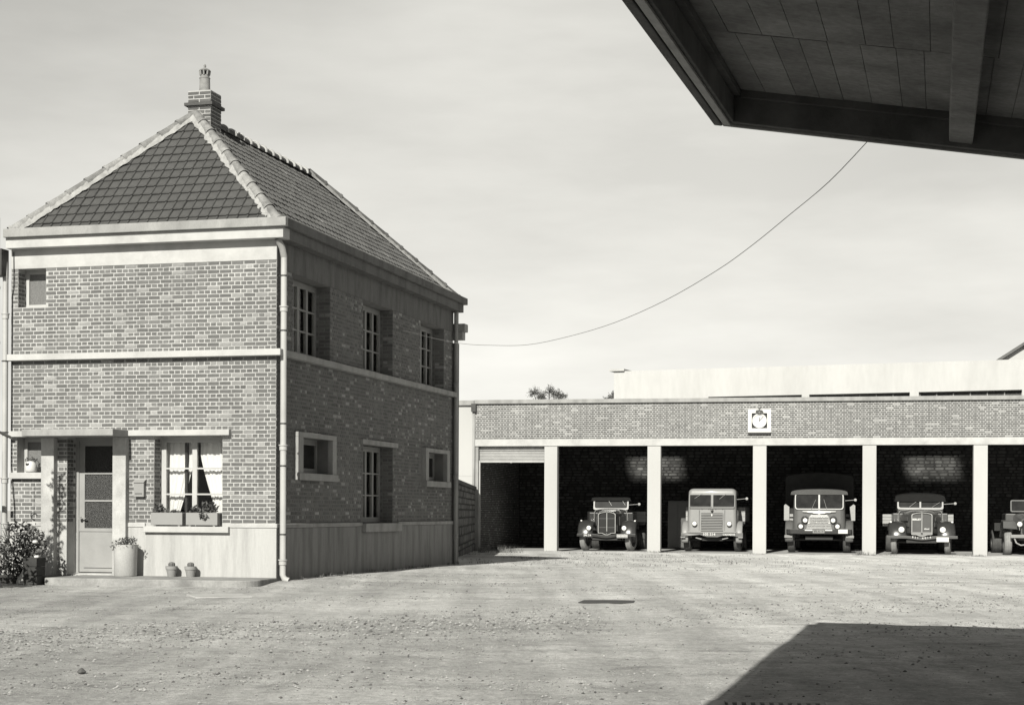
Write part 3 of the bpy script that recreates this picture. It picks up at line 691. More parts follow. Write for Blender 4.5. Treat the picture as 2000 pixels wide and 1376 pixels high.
tr = thing('tall_shrub', 'tall loose shrub with a leafy spire standing before the left house corner', 'bush', hw((-4.35, -3.2, -.1)), HA)
mb = MB()
for c, r, n in (((-.05, 0, 1.2), (.42, .3, 1.15), 900), ((.1, 0, .7), (.45, .3, .7), 420), ((-.15, 0, 2.4), (.25, .25, .45), 180), ((.50, 0, .8), (.22, .25, .6), 190)): clump(mb, c, r, n, .11)
for z in [2.6 + .13 * k for k in range(11)]: clump(mb, (R.uniform(-.04, .12), R.uniform(-.1, .1), z), (.10, .12, .08), 12, .10)
mb.build('foliage', M['leaf'], tr)
mb = MB()
for k in range(7):
    a = R.uniform(0, 6.28); mb.tube([(0, 0, -.1), (math.cos(a) * .12, math.sin(a) * .12, 1.1), (math.cos(a) * .3, math.sin(a) * .2, 2.2 + R.uniform(-.4, .4))], [.02, .014, .006], 6)
mb.tube([(0, 0, -.1), (.02, 0, 1.8), (.04, 0, 3.95)], .014, 6)
mb.build('stem', M['bark'], tr)
pl = thing('wooden_planter', 'dark wooden planter box standing left of the porch pavement', 'planter', hw((-3.90, -1.38, -.1)), HA)
for k in range(3):
    q = MB(); q.box(-.13, .13, -.14, .14, .005 + k * .155, .155 + k * .155); q.build('plank', material('planter_wood', .05, .9, .3, 4, spec=.1) if k == 0 else bpy.data.materials['planter_wood'], pl, bevel=.006)
ls = thing('leaning_slab', 'pale concrete slab set in the flower bed left of the planter', 'slab', hw((-4.17, -1.25, -.1)), HA)
mb = MB(); mb.prism([(-.14, 0), (.13, 0), (.13, .34), (.02, .30), (-.14, .05)], -.03, .03); mb.build('slab', M['concrete'], ls, bevel=.006)
# tub, pots, boxes, letter box, jug
tb = thing('planter_tub', 'tall cylindrical pale planter with trailing flowers beside the porch pillar', 'planter', hw((-2.73, -.30, .02)), HA)
mb = MB(); mb.lathe([(.185, 0), (.20, .02), (.205, .50), (.212, .53), (.212, .56), (.19, .56), (.185, .50)], n=24); mb.build('tub', M['concrete'], tb, smooth=True, autos=40)
mb = MB(); clump(mb, (0, 0, .62), (.19, .19, .08), 260, .04); clump(mb, (.17, -.1, .62), (.12, .1, .1), 90, .035); clump(mb, (-.17, -.1, .54), (.07, .1, .1), 70, .035)
clump(mb, (0, -.17, .53), (.14, .05, .07), 50, .035); mb.build('flowers', M['leaf'], tb)
mb = MB(); clump(mb, (0, -.15, .58), (.19, .1, .1), 70, .03, (6, 8)); mb.build('petals', M['leaf'], tb)
for i, (x, lab) in enumerate(((-1.885, 'small terracotta pot with a cactus, the nearer one to the porch door'), (-1.52, 'small terracotta pot with a cactus, the nearer one to the house corner'))):
    t = thing('cactus_pot', lab, 'flower pot', hw((x, -.20, .02)), HA, 'cactus pots on the pavement')
    mb = MB(); mb.lathe([(.07, 0), (.095, .13)], n=18); mb.build('pot', M['terracotta'], t, smooth=True, autos=40)
    mb = MB(); mb.lathe([(.098, .125), (.105, .13), (.108, .185), (.098, .187), (.09, .165)], n=18); mb.build('rim', M['terracotta'], t, smooth=True, autos=40)
    mb = MB()
    rings = []
    for r_, z in ((.035, .16), (.052, .19), (.055, .225), (.043, .25), (.008, .26)):
        rings.append([((r_ * (1 + .14 * (k % 2))) * math.cos(k * math.pi / 9), (r_ * (1 + .14 * (k % 2))) * math.sin(k * math.pi / 9), z) for k in range(18)])
    mb.loft(rings, True, True, 2.2); mb.build('cactus', M['leaf'], t)
for x0, x1, lab, cl in ((-2.335, -1.725, 'left flower box with low leafy plants on the big window sill', [((.13, 0, .27), (.15, .07, .12), 150), ((.42, 0, .23), (.12, .06, .06), 90)]),
                        (-1.655, -1.05, 'right flower box with a bushy geranium on the big window sill', [((.40, 0, .30), (.19, .08, .15), 240), ((.12, 0, .28), (.1, .06, .09), 80), ((.36, -.10, .19), (.1, .04, .1), 70)])):
    t = thing('flower_box', lab, 'flower box', hw((x0, -.02, .912)), HA, 'flower boxes on the window sill'); L_ = x1 - x0
    mb = MB(); mb.box(0, L_, -.10, -.085, .02, .24); mb.box(0, L_, .085, .10, .02, .24); mb.box(0, .015, -.085, .085, .02, .24); mb.box(L_ - .015, L_, -.085, .085, .02, .24); mb.box(.015, L_ - .015, -.085, .085, .02, .2)
    mb.build('box', M['boxpaint'], t, bevel=.004)
    for xx in (.07, L_ - .07):
        q = MB(); q.box(xx - .02, xx + .02, -.09, .09, -.004, .02); q.build('foot', M['boxpaint'], t)
    mb = MB()
    for c, r_, n in cl: clump(mb, c, r_, n, .075, (.7, 2.2))
    mb.build('geranium', M['leaf'], t)
t = thing('letter_box', 'small grey metal letter box on the brick wall beside the window', 'letter box', hw((-2.585, -.004, 1.43)), HA)
mb = MB(); mb.prism([(-.08, 0), (0, 0), (0, .30), (-.08, .26)], -.11, .09, 'yz'); mb.build('body', M['boxpaint'], t, bevel=.006)
mb = MB(); mb.hexa([(-.12, -.10, .255), (.10, -.10, .255), (.10, .0, .305), (-.12, .0, .305), (-.12, -.10, .265), (.10, -.10, .265), (.10, 0, .318), (-.12, 0, .318)]); mb.build('lid', M['doorpaint'], t)
mb = MB(); mb.box(-.08, .06, -.083, -.079, .05, .065); mb.build('slot', M['darkiron'], t)
t = thing('flower_jug', 'white jug with a heart shaped hole holding flowers on the small sill', 'jug', hw((-4.80, .0, 1.872)), HA)
mb = MB(); mb.lathe([(.085, 0), (.105, .03), (.105, .12), (.08, .19), (.03, .21)], n=18); mb.build('jug', M['enamel'], t, smooth=True)
hp = [(0, -.035), (.035, .0), (.03, .022), (.014, .026), (0, .012), (-.014, .026), (-.03, .022), (-.035, 0)]
mb = MB(); mb.prism([(a - .015, b + .14) for a, b in hp], -.103, -.088); mb.build('heart', M['black'], t)
mb = MB(); clump(mb, (0, 0, .23), (.15, .05, .05), 60, .05); clump(mb, (.16, 0, .14), (.03, .03, .08), 16, .05); mb.build('flowers', M['leaf'], t)
for x0, x1, lab in ((-2.27, -1.72, 'white curtain tied back at the left of the big window'), (-1.62, -1.06, 'white curtain tied back at the right of the big window')):
    left = x0 < -2; mb = MB(); rings = []
    for i in range(17):
        z = 2.46 - i * .092; k = max(0, (i - 3) / 13) ** 1.2
        a, b = (x0, x1 - .36 * k) if left else (x0 + .36 * k, x1)
        rings.append([(a + (b - a) * j / 22, .40 + .018 * math.sin(j * 1.9 + i * .1) + .01 * math.sin(j * .7), z) for j in range(23)])
    mb.loft(rings, False); o = mb.build('curtain', M['curtain'], None, smooth=True); tag(o, lab, 'curtain', 'curtains in the big window'); o.location = HO; o.rotation_euler = (0, 0, HA)
for (u0, u1, z0, z1), lab in zip([(sh[0][0] + .1, sh[0][0] + .95, 4.1, 5.4)], ['pale curtain behind the upper side window nearest the corner']):
    mb = MB(); mb.loft([[(-.42 + .02 * math.sin(j * 2.1), u0 + (u1 - u0) * j / 20, z) for j in range(21)] for z in (z1, z0)], False)
    o = mb.build('curtain', M['curtain'], None, smooth=True); tag(o, lab, 'curtain'); o.location = HO; o.rotation_euler = (0, 0, HA)
t = thing('wall_hook', 'bent iron hook and wire on the brick beside the left pillar', 'hook', hw((-4.72, -.03, 1.08)), HA)
mb = MB(); mb.tube([(.06 * math.cos(a) , -.01, .06 * math.sin(a)) for a in [.4 + k * .5 for k in range(10)]], .009, 6); mb.build('hook', M['darkiron'], t)
mb = MB(); mb.tube([(.0, -.005, .05), (.005, -.005, .6)], .003, 4); mb.build('wire', M['darkiron'], t)
t = thing('service_pole', 'thin pale pole rising past the eaves at the left house corner', 'pole', hw((-5.36, -.22, -.1)), HA)
mb = MB(); mb.tube([(0, 0, -.2), (0, 0, 6.6)], .032, 10); mb.build('pole', M['zinc'], t, smooth=True, autos=50)
for z in (5.3, 4.3, 2.2):
    q = MB(); q.lathe([(.036, z), (.045, z + .01), (.045, z + .05), (.036, z + .06)], n=10); q.build('joint', M['zinc'], t, smooth=True)
q = MB(); q.tube([(0, 0, 2.72), (.22, .12, 2.60)], .025, 8); q.build('bracket', M['darkiron'], t)
t = thing('timber_post', 'dark timber post with a crosspiece at the left house corner', 'post', hw((-5.38, -.42, -.1)), HA)
mb = MB(); mb.box(-.05, .07, -.05, .05, -.2, 2.5); mb.build('post', M['darkiron'], t, bevel=.006)
mb = MB(); mb.box(-.06, .21, -.07, -.05, 1.45, 1.56); mb.build('crosspiece', M['darkiron'], t)
o = None

# ------------------------------------------------------------------ garage
G = thing('garage_building', 'long open fronted brick lorry garage with white concrete pillars', 'garage', GO, GA)
GF = lambda u, w_, z: (u, -w_, z)
X0, X1, DEP = -10.60, 17.0, 9.0
mb = MB(); mb.box(X0, X1, .0, .30, 4.215, 5.55); mb.build('parapet_wall', M['mortar'], G)
gb = courses(X0, X1, 4.225, 18, [(-.37, .47, 4.43, 5.27)], course=.0735)
full = sorted([b for b in gb if b[4]], key=lambda b: -b[1]); full = [b for b in full if b[1] < 9.6]; near = set(full[:300])
gvm = []
for k in range(10):
    t_ = MB(); brick_box(t_, GF, -.109, .109, -.0305, .0305, tone=tone_() * .95); gvm.append(t_.mesh('brick', M['brick']))
for b in full[:300]: inst('brick', R.choice(gvm), G, loc=((b[0] + b[1]) / 2, 0, (b[2] + b[3]) / 2))
mb = MB()
for b in gb:
    if b not in near: brick_box(mb, GF, *b[:4], tone=tone_() * (1.0 if b[1] - b[0] > .15 else .8))
stuff(mb.build('brickwork', M['brick'], G))
mb = MB(); mb.box(X0 - .02, X1, -.10, .45, 5.552, 5.70); mb.build('coping', M['gutter'], G, bevel=.01)
mb = MB(); mb.box(X0, X1, -.03, .35, 3.955, 4.212); mb.build('beam', M['band'], G, bevel=.008)
for cx in (-7.695, -3.815, .06, 3.99, 7.87, 11.8, 15.7):
    mb = MB(); mb.box(cx - .245, cx + .245, .0, .42, -.12, 3.952); mb.build('pillar', M['whitewall'], G, bevel=.015)
mb = MB(); mb.box(X0, X0 + .12, .02, .42, -.2, 3.95); mb.build('door_jamb', M['gutter'], G, bevel=.008)
mb = MB(); mb.box(X0, X1, .45, DEP + .3, 4.30, 4.42)
# roof with two skylight openings near the back wall
hx = [(-6.3, -3.4), (5.2, 7.95)]; mb = MB(); ya, yb = 6.0, 8.3
mb.box(X0, X1, .30, ya, 4.30, 4.45); mb.box(X0, X1, yb, DEP + .3, 4.30, 4.45)
px = X0
for a, b in hx: mb.box(px, a, ya, yb, 4.30, 4.45); px = b
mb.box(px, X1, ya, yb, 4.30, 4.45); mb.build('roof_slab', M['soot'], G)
for a, b in hx:
    mb = MB()
    mb.box(a - .08, b + .08, ya - .08, ya, 4.452, 4.55); mb.box(a - .08, b + .08, yb, yb + .08, 4.452, 4.55); mb.box(a - .08, a, ya, yb, 4.452, 4.55); mb.box(b, b + .08, ya, yb, 4.452, 4.55)
    sk = mb.build('skylight', M['greyframe'], G)
    q = MB(); q.add([(a - .02, ya - .02, 4.56), (b + .02, ya - .02, 4.56), (b + .02, yb + .02, 4.56), (a - .02, yb + .02, 4.56)], [(0, 1, 2, 3)]); q.build('pane', M['skyglass'], sk)
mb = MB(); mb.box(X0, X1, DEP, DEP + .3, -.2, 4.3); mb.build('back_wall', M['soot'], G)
def rubble(name, mapf, u0, u1, z0, z1, hmin, hmax, wmin, wmax, mat, parent, d=.012):
    mb = MB(); z = z0
    while z < z1 - .03:
        h = min(R.uniform(hmin, hmax), z1 - z); u = u0 - R.uniform(0, wmax)
        while u < u1:
            w_ = R.uniform(wmin, wmax); a, b = max(u, u0), min(u + w_, u1); u += w_
            if b - a < .03: continue
            g = .012; n = 8; pts = []
            for k in range(n):
                t = 2 * math.pi * (k + .5) / n; cx, cz = (a + b) / 2, z + h / 2
                ex = math.copysign(abs(math.cos(t)) ** .55, math.cos(t)); ez = math.copysign(abs(math.sin(t)) ** .55, math.sin(t))
                pts.append((cx + ex * ((b - a) / 2 - g) * R.uniform(.9, 1), cz + ez * (h / 2 - g) * R.uniform(.85, 1)))
            dd = d * R.uniform(.5, 1.4)
            vs = [mapf(p[0], 0, p[1]) for p in pts] + [mapf(p[0] * .94 + (a + b) / 2 * .06, dd, p[1] * .94 + (z + h / 2) * .06) for p in pts]
            mb.add(vs, [tuple(range(n, 2 * n))] + [(k, (k + 1) % n, n + (k + 1) % n, n + k) for k in range(n)], R.uniform(.7, 1.45))
        z += h
    return stuff(mb.build(name, mat, parent))
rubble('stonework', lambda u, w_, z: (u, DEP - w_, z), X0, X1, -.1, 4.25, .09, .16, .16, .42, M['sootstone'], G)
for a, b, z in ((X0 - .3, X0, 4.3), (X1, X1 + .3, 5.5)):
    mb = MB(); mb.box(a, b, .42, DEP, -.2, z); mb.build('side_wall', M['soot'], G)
mb = MB()
for b in courses(.45, DEP, 0.01, 56, []): brick_box(mb, lambda u, w_, z: (X0 + w_, u, z), *b[:4], tone=tone_() * 1.2)
stuff(mb.build('side_brickwork', M['brick'], G))
# roller shutter rolled up in the first bay
mb = MB(); mb.box(X0 + .12, -7.945, .16, .44, 3.80, 3.945); sh_ = mb.build('roller_shutter', M['gutter'], G)
for k in range(7):
    q = MB(); z = 3.42 + k * .055; q.prism([(.20, z), (.215, z + .003), (.235, z + .027), (.215, z + .051), (.20, z + .053)], X0 + .12, -7.945, 'yz')
    for i, v in enumerate(q.v): q.v[i] = (v[0], .42 - v[1], v[2])
    q.build('slat', M['shutter'], sh_)
q = MB(); q.box(X0 + .15, -7.97, .17, .21, 3.345, 3.418); q.box(-9.28, -9.20, .15, .17, 3.33, 3.37); q.build('bottom_rail', M['shutter'], sh_, bevel=.004)
q = MB(); q.box(X0 + .12, X0 + .17, .13, .22, 0, 3.42); q.build('guide_rail', M['zinc'], sh_)
# return wall and pipe at the left end
mb = MB(); mb.box(-13.2, X0 - .08, .05, .4, 2.83, 5.50); mb.box(-13.2, X0 - .08, .06, .4, -.2, 2.83); mb.build('return_wall', M['whitewall'], G)
mb = MB(); mb.box(-13.2, X0 - .04, -.06, .45, 5.505, 5.69); mb.build('coping', M['gutter'], G, bevel=.01)
mb = MB(); mb.tube([(X0 - .05, -.02, 5.5), (X0 - .05, -.02, -.1)], .05, 10); dp = mb.build('drainpipe', M['gutter'], G, smooth=True)
q = MB(); q.box(X0 - .13, X0 + .05, -.16, .04, 5.25, 5.56); q.build('rainwater_head', M['darkiron'], dp, bevel=.006)
mb = MB(); mb.box(X0 - .6, X1, -.42, DEP, -.25, .0); o = mb.build('garage_floor', M['floor']); o.location = GO; o.rotation_euler = (0, 0, GA); structure(o)
# wall clock and its lamp
t = thing('wall_clock', 'round white clock in a square white frame on the garage brickwork', 'clock', to_world(GO, GA, (.05, -.002, 4.85)), GA)
mb = MB()
for a, b, c, d in ((-.42, .42, -.425, -.275), (-.42, .42, .275, .425), (-.42, -.28, -.275, .275), (.28, .42, -.275, .275)): mb.box(a, b, -.085, .03, c, d)
mb.build('frame', M['enamel'], t, bevel=.004)
mb = MB(); mb.box(-.28, .28, -.022, -.012, -.275, .275); mb.build('backing', M['black'], t)
mb = MB(); mb.box(-.405, .41, -.075, -.01, -.50, -.427); mb.build('base_ledge', M['black'], t, bevel=.004)
mb = MB(); mb.lathe([(.268, -.022), (.272, -.07), (.258, -.09), (.228, -.088), (.222, -.062)], n=32, axis='y'); mb.build('bezel', M['enamel'], t, smooth=True, autos=40)
mb = MB(); mb.lathe([(.001, -.064), (.226, -.064)], n=32, axis='y', caps=False); mb.build('dial', M['plate'], t)
mb = MB()
for k in range(12):
    a = k * math.pi / 6; mb.bar((.18 * math.sin(a), -.067, .18 * math.cos(a)), (.205 * math.sin(a), -.067, .21 * math.cos(a)), .012, .004, up=(0, 1, 0))
mb.build('hour_marks', M['tgrey'], t)
for name, a, l, w_ in (('hour_hand', rad(4), .13, .02), ('minute_hand', rad(42), .20, .018)):
    q = MB(); q.bar((-.02 * math.sin(a), -.072, -.02 * math.cos(a)), (l * math.sin(a), -.072, l * math.cos(a)), w_, .004, up=(0, 1, 0)); q.build(name, M['darkiron'], t)
t = thing('clock_lamp', 'small wall lamp with a flat shade above the garage clock', 'lamp', to_world(GO, GA, (.045, -.008, 5.36)), GA)
mb = MB(); mb.lathe([(.06, 0), (.06, -.03), (.02, -.05)], n=12, axis='y'); mb.build('wall_plate', M['trim'], t, smooth=True)
mb = MB(); mb.tube([(0, -.03, 0), (0, -.10, .05), (0, -.15, .02), (0, -.16, -.08)], .014, 8); mb.build('arm', M['trim'], t, smooth=True)
mb = MB(); mb.lathe([(.03, -.135), (.13, -.16), (.145, -.17), (.03, -.15)], (0, -.16, .02), 18); mb.build('shade', M['tmid'], t, smooth=True)
mb = MB(); mb.lathe([(.02, -.14), (.035, -.17), (.03, -.21), (.008, -.235)], (0, -.16, .0), 12); mb.build('bulb', M['lens'], t, smooth=True)

# ------------------------------------------------------------------ trucks (local: x right, y back, z up, front at y = 0)
def truck(name, label, gx, gy, yaw=0.0):
    return thing(name, label, 'truck', to_world(GO, GA, (gx, gy, 0.0)), GA + yaw, 'lorries parked in the garage bays')
def wheel(par, x, y, r, w_, steer=0.0, mat='rubber', dual=False):
    n = 28; prof = [(r * .62, -w_ / 2), (r * .86, -w_ / 2), (r * .96, -w_ * .42), (r, -w_ * .3), (r * .985, -w_ * .28), (r * .985, -w_ * .22), (r, -w_ * .2), (r, -w_ * .03), (r * .985, -w_ * .02), (r * .985, w_ * .02), (r, w_ * .03), (r, w_ * .2), (r * .985, w_ * .22), (r * .985, w_ * .28), (r, w_ * .3), (r * .96, w_ * .42), (r * .86, w_ / 2), (r * .62, w_ / 2)]
    mb = MB(); mb.lathe([(.02, -w_ * .2), (r * .25, -w_ * .3), (r * .3, -w_ * .1), (r * .55, -w_ * .1), (r * .63, -w_ * .45), (r * .63, w_ * .45), (r * .55, w_ * .1), (r * .3, w_ * .1), (r * .25, w_ * .3), (.02, w_ * .2)], n=20, axis='x')
    o = mb.build('wheel', M['tmid'], par, smooth=True, autos=35); o.location = (x, y, r); o.rotation_euler = (0, 0, steer)
    mb = MB(); mb.lathe(prof, n=n, axis='x', caps=False); mb.build('tyre', M[mat], o, smooth=True, autos=50)
    return o
def headlamp(par, x, y, z, r, body='chrome', stem=None):
    mb = MB(); mb.lathe([(r * .3, .13), (r * .75, .08), (r, .0), (r * 1.04, -.01), (r, -.02)], (x, y, z), 20, 'y')
    if stem: mb.tube([(x, y + .04, z - r * .8), (x, y + .05, stem)], .02, 6)
    o = mb.build('headlight', M[body], par, smooth=True, autos=50)
    mb = MB(); mb.lathe([(.001, -.045), (r * .5, -.038), (r * .95, -.012)], (x, y, z), 20, 'y', caps=False); mb.build('lens', M['lens'], o, smooth=True)
def fender(par, x, w_, yc, zc, ry, rz, mat, t0=-.15, t1=2.6, side=1, crown=.06, name='fender', n=18, drop=.0):
    mb = MB(); rings = []
    for i in range(n + 1):
        t = t0 + (t1 - t0) * i / n
        yy, zz = -math.cos(t), math.sin(t)
        ring = []
        for k in range(11):
            u = -1 + .2 * k; cr = crown * (1 - abs(u) ** 2.6)
            ring.append((x + u * w_ / 2, yc + yy * (ry + cr), zc + zz * (rz + cr)))
        rings.append(ring)
    mb.loft(rings, False)
    o = mb.build(name, mat, par, smooth=True); sm = o.modifiers.new('thick', 'SOLIDIFY'); sm.thickness = .012
    return o
def mirror(par, x0, x1, y, z):
    mb = MB(); mb.tube([(x0, y, z - .03), (x1, y - .05, z)], .012, 6); mb.lathe([(.001, .012), (.05, .01), (.055, 0), (.05, -.008), (.001, -.01)], (x1, y - .05, z), 12, 'y'); mb.build('mirror', M['trim'], par, smooth=True, autos=40)
def wiper(par, a, b):
    mb = MB(); mb.tube([a, b], .007, 5); mb.build('wiper', M['trim'], par)
def rrect(x0, x1, z0, z1, r, n=5):
    out = []
    for cx, cz, a0 in ((x1 - r, z1 - r, 0), (x0 + r, z1 - r, 1), (x0 + r, z0 + r, 2), (x1 - r, z0 + r, 3)):
        for k in range(n + 1):
            a = math.pi / 2 * (a0 + k / n); out.append((cx + r * math.cos(a), cz + r * math.sin(a)))
    return out
def ring_frame(mb, outer, inner, y0, y1, lean=0.0, z0=0.0):
    def P(p, y): return (p[0], y + lean * (p[1] - z0), p[1])
    mb.loft([[P(p, y0) for p in inner], [P(p, y0) for p in outer], [P(p, y1) for p in outer], [P(p, y1) for p in inner]], True)
def slab_(mb, poly, y0, y1, lean=0.0, z0=0.0):
    mb.loft([[(p[0], y0 + lean * (p[1] - z0), p[1]) for p in poly], [(p[0], y1 + lean * (p[1] - z0), p[1]) for p in poly]], True, True)
def flatbed(par, y0, y1, w_, zb, hb, mat='board'):
    mb = MB(); mb.box(-w_ / 2, w_ / 2, y0, y1, zb, zb + .1); mb.box(-.4, -.3, .3, y1, zb - .25, zb - .01); mb.box(.3, .4, .3, y1, zb - .25, zb - .01); mb.build('chassis', M['tdark'], par)
    for k in range(3):
        q = MB(); z = zb + .105 + k * hb / 3; q.box(-w_ / 2, w_ / 2, y0, y0 + .035, z, z + hb / 3 - .01); q.build('headboard_plank', M[mat], par)
    for s_ in (-1, 1):
        for k in range(3):
            q = MB(); z = zb + .105 + k * hb / 3; q.box(s_ * w_ / 2 - .035 * s_, s_ * w_ / 2, y0 + .04, y1, z, z + hb / 3 - .01); q.build('side_plank', M[mat], par)

def bonnet_truck(par, P):
    pm, fm = M[P['paint']], M[P['fender']]
    gw, gz0, gz1, gc = P['gw'] / 2, P['gz0'], P['gz1'], P.get('gap', 0.0)
    cw = P['cw'] / 2; yc = P['cowl']; zc = P['cz']
    # bonnet: sections from the grille shell back to the cowl
    rings = []
    for i in range(9):
        t = i / 8; hw_ = gw * 1.04 + (cw - gw * 1.04) * t ** .9; zt = gz1 + .02 + (zc - gz1 - .02) * t; z0 = gz0 + .12 + (.55 - gz0) * t * .4
        ring = []
        for k in range(17):
            u = -1 + k / 8; e_ = 5 - 1.5 * t
            zz = z0 + (zt - z0) * (1 - abs(u) ** e_) ** (1 / e_)
            ring.append((hw_ * u, .24 + t * (yc - .24), zz))
        rings.append(ring)
    mb = MB(); mb.loft(rings, False); bon = mb.build('bonnet', pm, par, smooth=True)
    for s_ in (-1, 1):
        q = MB(); x = lambda y: (gw * 1.04 + (cw - gw * 1.04) * ((y - .24) / (yc - .24)) ** .9) + .006
        for z0, z1, y0, y1 in P['vents']:
            q.hexa([(s_ * x(y0), y0, z0), (s_ * (x(y0) + .01), y0, z0), (s_ * (x(y1) + .01), y1, z0), (s_ * x(y1), y1, z0), (s_ * x(y0), y0, z1), (s_ * (x(y0) + .01), y0, z1), (s_ * (x(y1) + .01), y1, z1), (s_ * x(y1), y1, z1)])
        q.build('bonnet_vent', M['tcab'], bon)
        q = MB(); q.tube([(s_ * cw * (1 - abs(k / 8 - 1) ** 6 * .0), yc - .03, .9 + (zc - .98) * k / 8) for k in range(8)] + [(s_ * cw * .9, yc - .03, zc - .03), (s_ * cw * .5, yc - .03, zc + .012), (0, yc - .03, zc + .02)], .012, 6); q.build('cowl_trim', M['trim'], bon)
    # grille
    shell = [(-gw, gz0 + .06)] + [(gw * math.sin(a) * .55, gz0 - .01 + .0 + .07 * (abs(math.sin(a)) ** 2)) for a in [-1.2, -.8, -.4, 0, .4, .8, 1.2]] + [(gw, gz0 + .06), (gw, gz1 - .10)] + [(gw * math.cos(a), gz1 - .10 + .10 * math.sin(a)) for a in [.35, .7, 1.05, 1.57, 2.09, 2.44, 2.8]] + [(-gw, gz1 - .10)]
    inner = [(p[0] * .92, (p[1] - (gz0 + gz1) / 2) * .945 + (gz0 + gz1) / 2) for p in shell]
    mb = MB(); ring_frame(mb, shell, inner, .15, .27); gr = mb.build('grille', M['trim'], par)
    q = MB(); slab_(q, inner, .20, .23); q.build('grille_mesh', M['grille'] if P['paint'] == 'tdark' else M['tmid'], gr)
    q = MB(); q.box(-.014, .014, .165, .20, gz0 + .05, gz1 - .01); q.build('centre_bar', M['trim'], gr)
    for z in P['bars']:
        q = MB(); q.box(-gw * .93, gw * .93, .188, .198, z - .004, z + .004); q.build('cross_bar', M['tgrey'], gr)
    if P.get('apron'):
        q = MB(); q.prism([(-gw * .92, gz0 + .04), (0, gz0 + .02), (gw * .92, gz0 + .04), (gw * .92, gz0 + .15), (-gw * .92, gz0 + .15)], .175, .199); q.build('apron', M['tgrey'], gr)
    q = MB(); q.lathe([(.035, .0), (.035, -.012)], (0, .172, gz0 + .10), 12, 'y'); q.build('crank_hole', M['black'], gr)
    q = MB(); q.lathe([(.001, .02), (.03, .01), (.035, -.01), (.001, -.03)], (0, .165, gz1), 10, 'y'); q.build('badge', M['chrome'], gr)
    for s_, size, x, z, b_ in P.get('text', []): text_mesh(s_, size, M['plate'], gr, (x, .192, z), bold=b_)
    # cab: cowl, screen, roof
    sw = P['sw'] / 2; zs0, zs1 = P['zs0'], P['zs1']; ys = yc + .02
    mb = MB(); mb.box(-cw - P['door'], cw + P['door'], ys + .02, ys + 1.25, .62, zc - .12); mb.box(-cw - .02, cw + .02, ys, ys + 1.22, zc - .12, zs0)
    cab = mb.build('cab', pm, par, bevel=.04)
    lean = .22
    out_, in_ = rrect(-sw, sw, zs0 - .02, zs1, .07), rrect(-sw + .055, sw - .055, zs0 + .045, zs1 - .03, .07)
    mb = MB(); ring_frame(mb, out_, in_, ys - .03, ys + .05, lean, zs0); wsf = mb.build('windscreen_frame', M[P['screen']], par)
    q = MB(); slab_(q, in_, ys, ys + .012, lean, zs0); q.build('pane', M['darkglass'], wsf)
    if P.get('split'):
        q = MB(); q.hexa([(-.03, ys - .04, zs0), (.03, ys - .04, zs0), (.03, ys + .03, zs0), (-.03, ys + .03, zs0), (-.03, ys - .04 + lean * (zs1 - zs0), zs1), (.03, ys - .04 + lean * (zs1 - zs0), zs1), (.03, ys + .03 + lean * (zs1 - zs0), zs1), (-.03, ys + .03 + lean * (zs1 - zs0), zs1)]); q.build('centre_post', M[P['screen']], wsf)
    for a, b in P['wipers']: wiper(wsf, (a[0], ys - .045 + lean * (a[1] - zs0), a[1]), (b[0], ys - .045 + lean * (b[1] - zs0), b[1]))
    yr = ys + lean * (zs1 - zs0)
    mb = MB(); rings = []
    for i in range(9):
        t = i / 8; yy = yr - .07 + t * 1.5; zz = P['zr'] - .07 * (1 - t) ** 3 - .05 * t ** 3
        rings.append([(-sw - .10, yy, zs1 - .06)] + [((sw + .08) * math.sin(a), yy, zs1 - .03 + (zz - zs1 + .03) * max(0, math.cos(a)) ** .38) for a in [math.pi * (k / 12 - .5) for k in range(13)]] + [(sw + .10, yy, zs1 - .06)])
    mb.loft(rings, True, True); mb.build('cab_roof', M['blacktop'], par, smooth=True, autos=50)
    for s_ in (-1, 1):
        for yy, w_ in ((.45, .06), (1.2, .3)):
            q = MB(); q.bar((s_ * (sw - .02), yr + yy, zs0 - .05), (s_ * (sw - .02), yr + yy, zs1), .05, w_); q.build('cab_pillar', pm, par)
    # fenders, lamps, bumper, wheels
    fx, fwid = P['fx'], P['fw']; r = P['r']; ya = P['axle']
    for s_ in (-1, 1):
        fender(par, s_ * fx, fwid, ya, r + .06, r * 1.16, P['fz'] - r - .12, fm, t0=.14, t1=2.55, crown=.09)
        headlamp(par, s_ * P['lx'], .06, P['lz'], P['lr'], 'chrome', .70)
        q = MB(); q.box(s_ * (fx + fwid * .35) - .03, s_ * (fx + fwid * .35) + .03, ya - .1, ya + .05, P['fz'] - .02, P['fz'] + .02); q.build('side_lamp', M['lens'], par)
        wheel(par, s_ * P['wx'], ya, r, .21, P['steer'], P['tyre'])
        wheel(par, s_ * (P['wx'] + .02), ya + 3.3, r, .4, 0, 'rubber')
    bz = P['bz']; xs_ = [-P['bw'] / 2, -.55, -.36, -.2, 0, .2, .36, .55, P['bw'] / 2]; zz = [0, 0, -.02, -.045, -.06, -.045, -.02, 0, 0]
    mb = MB(); rings = [[(x, -.02, bz + z), (x, -.02, bz + z + .10), (x, .05, bz + z + .10), (x, .05, bz + z)] for x, z in zip(xs_, zz)]; mb.loft(rings, True, True)
    bum = mb.build('bumper', M[P['bumper']], par, bevel=.008)
    mb = MB(); mb.box(-.55, .55, .08, .5, .42, .55); mb.tube([(-P['wx'] + .1, ya, r), (P['wx'] - .1, ya, r)], .05, 8); mb.build('front_axle', M['black'], par)
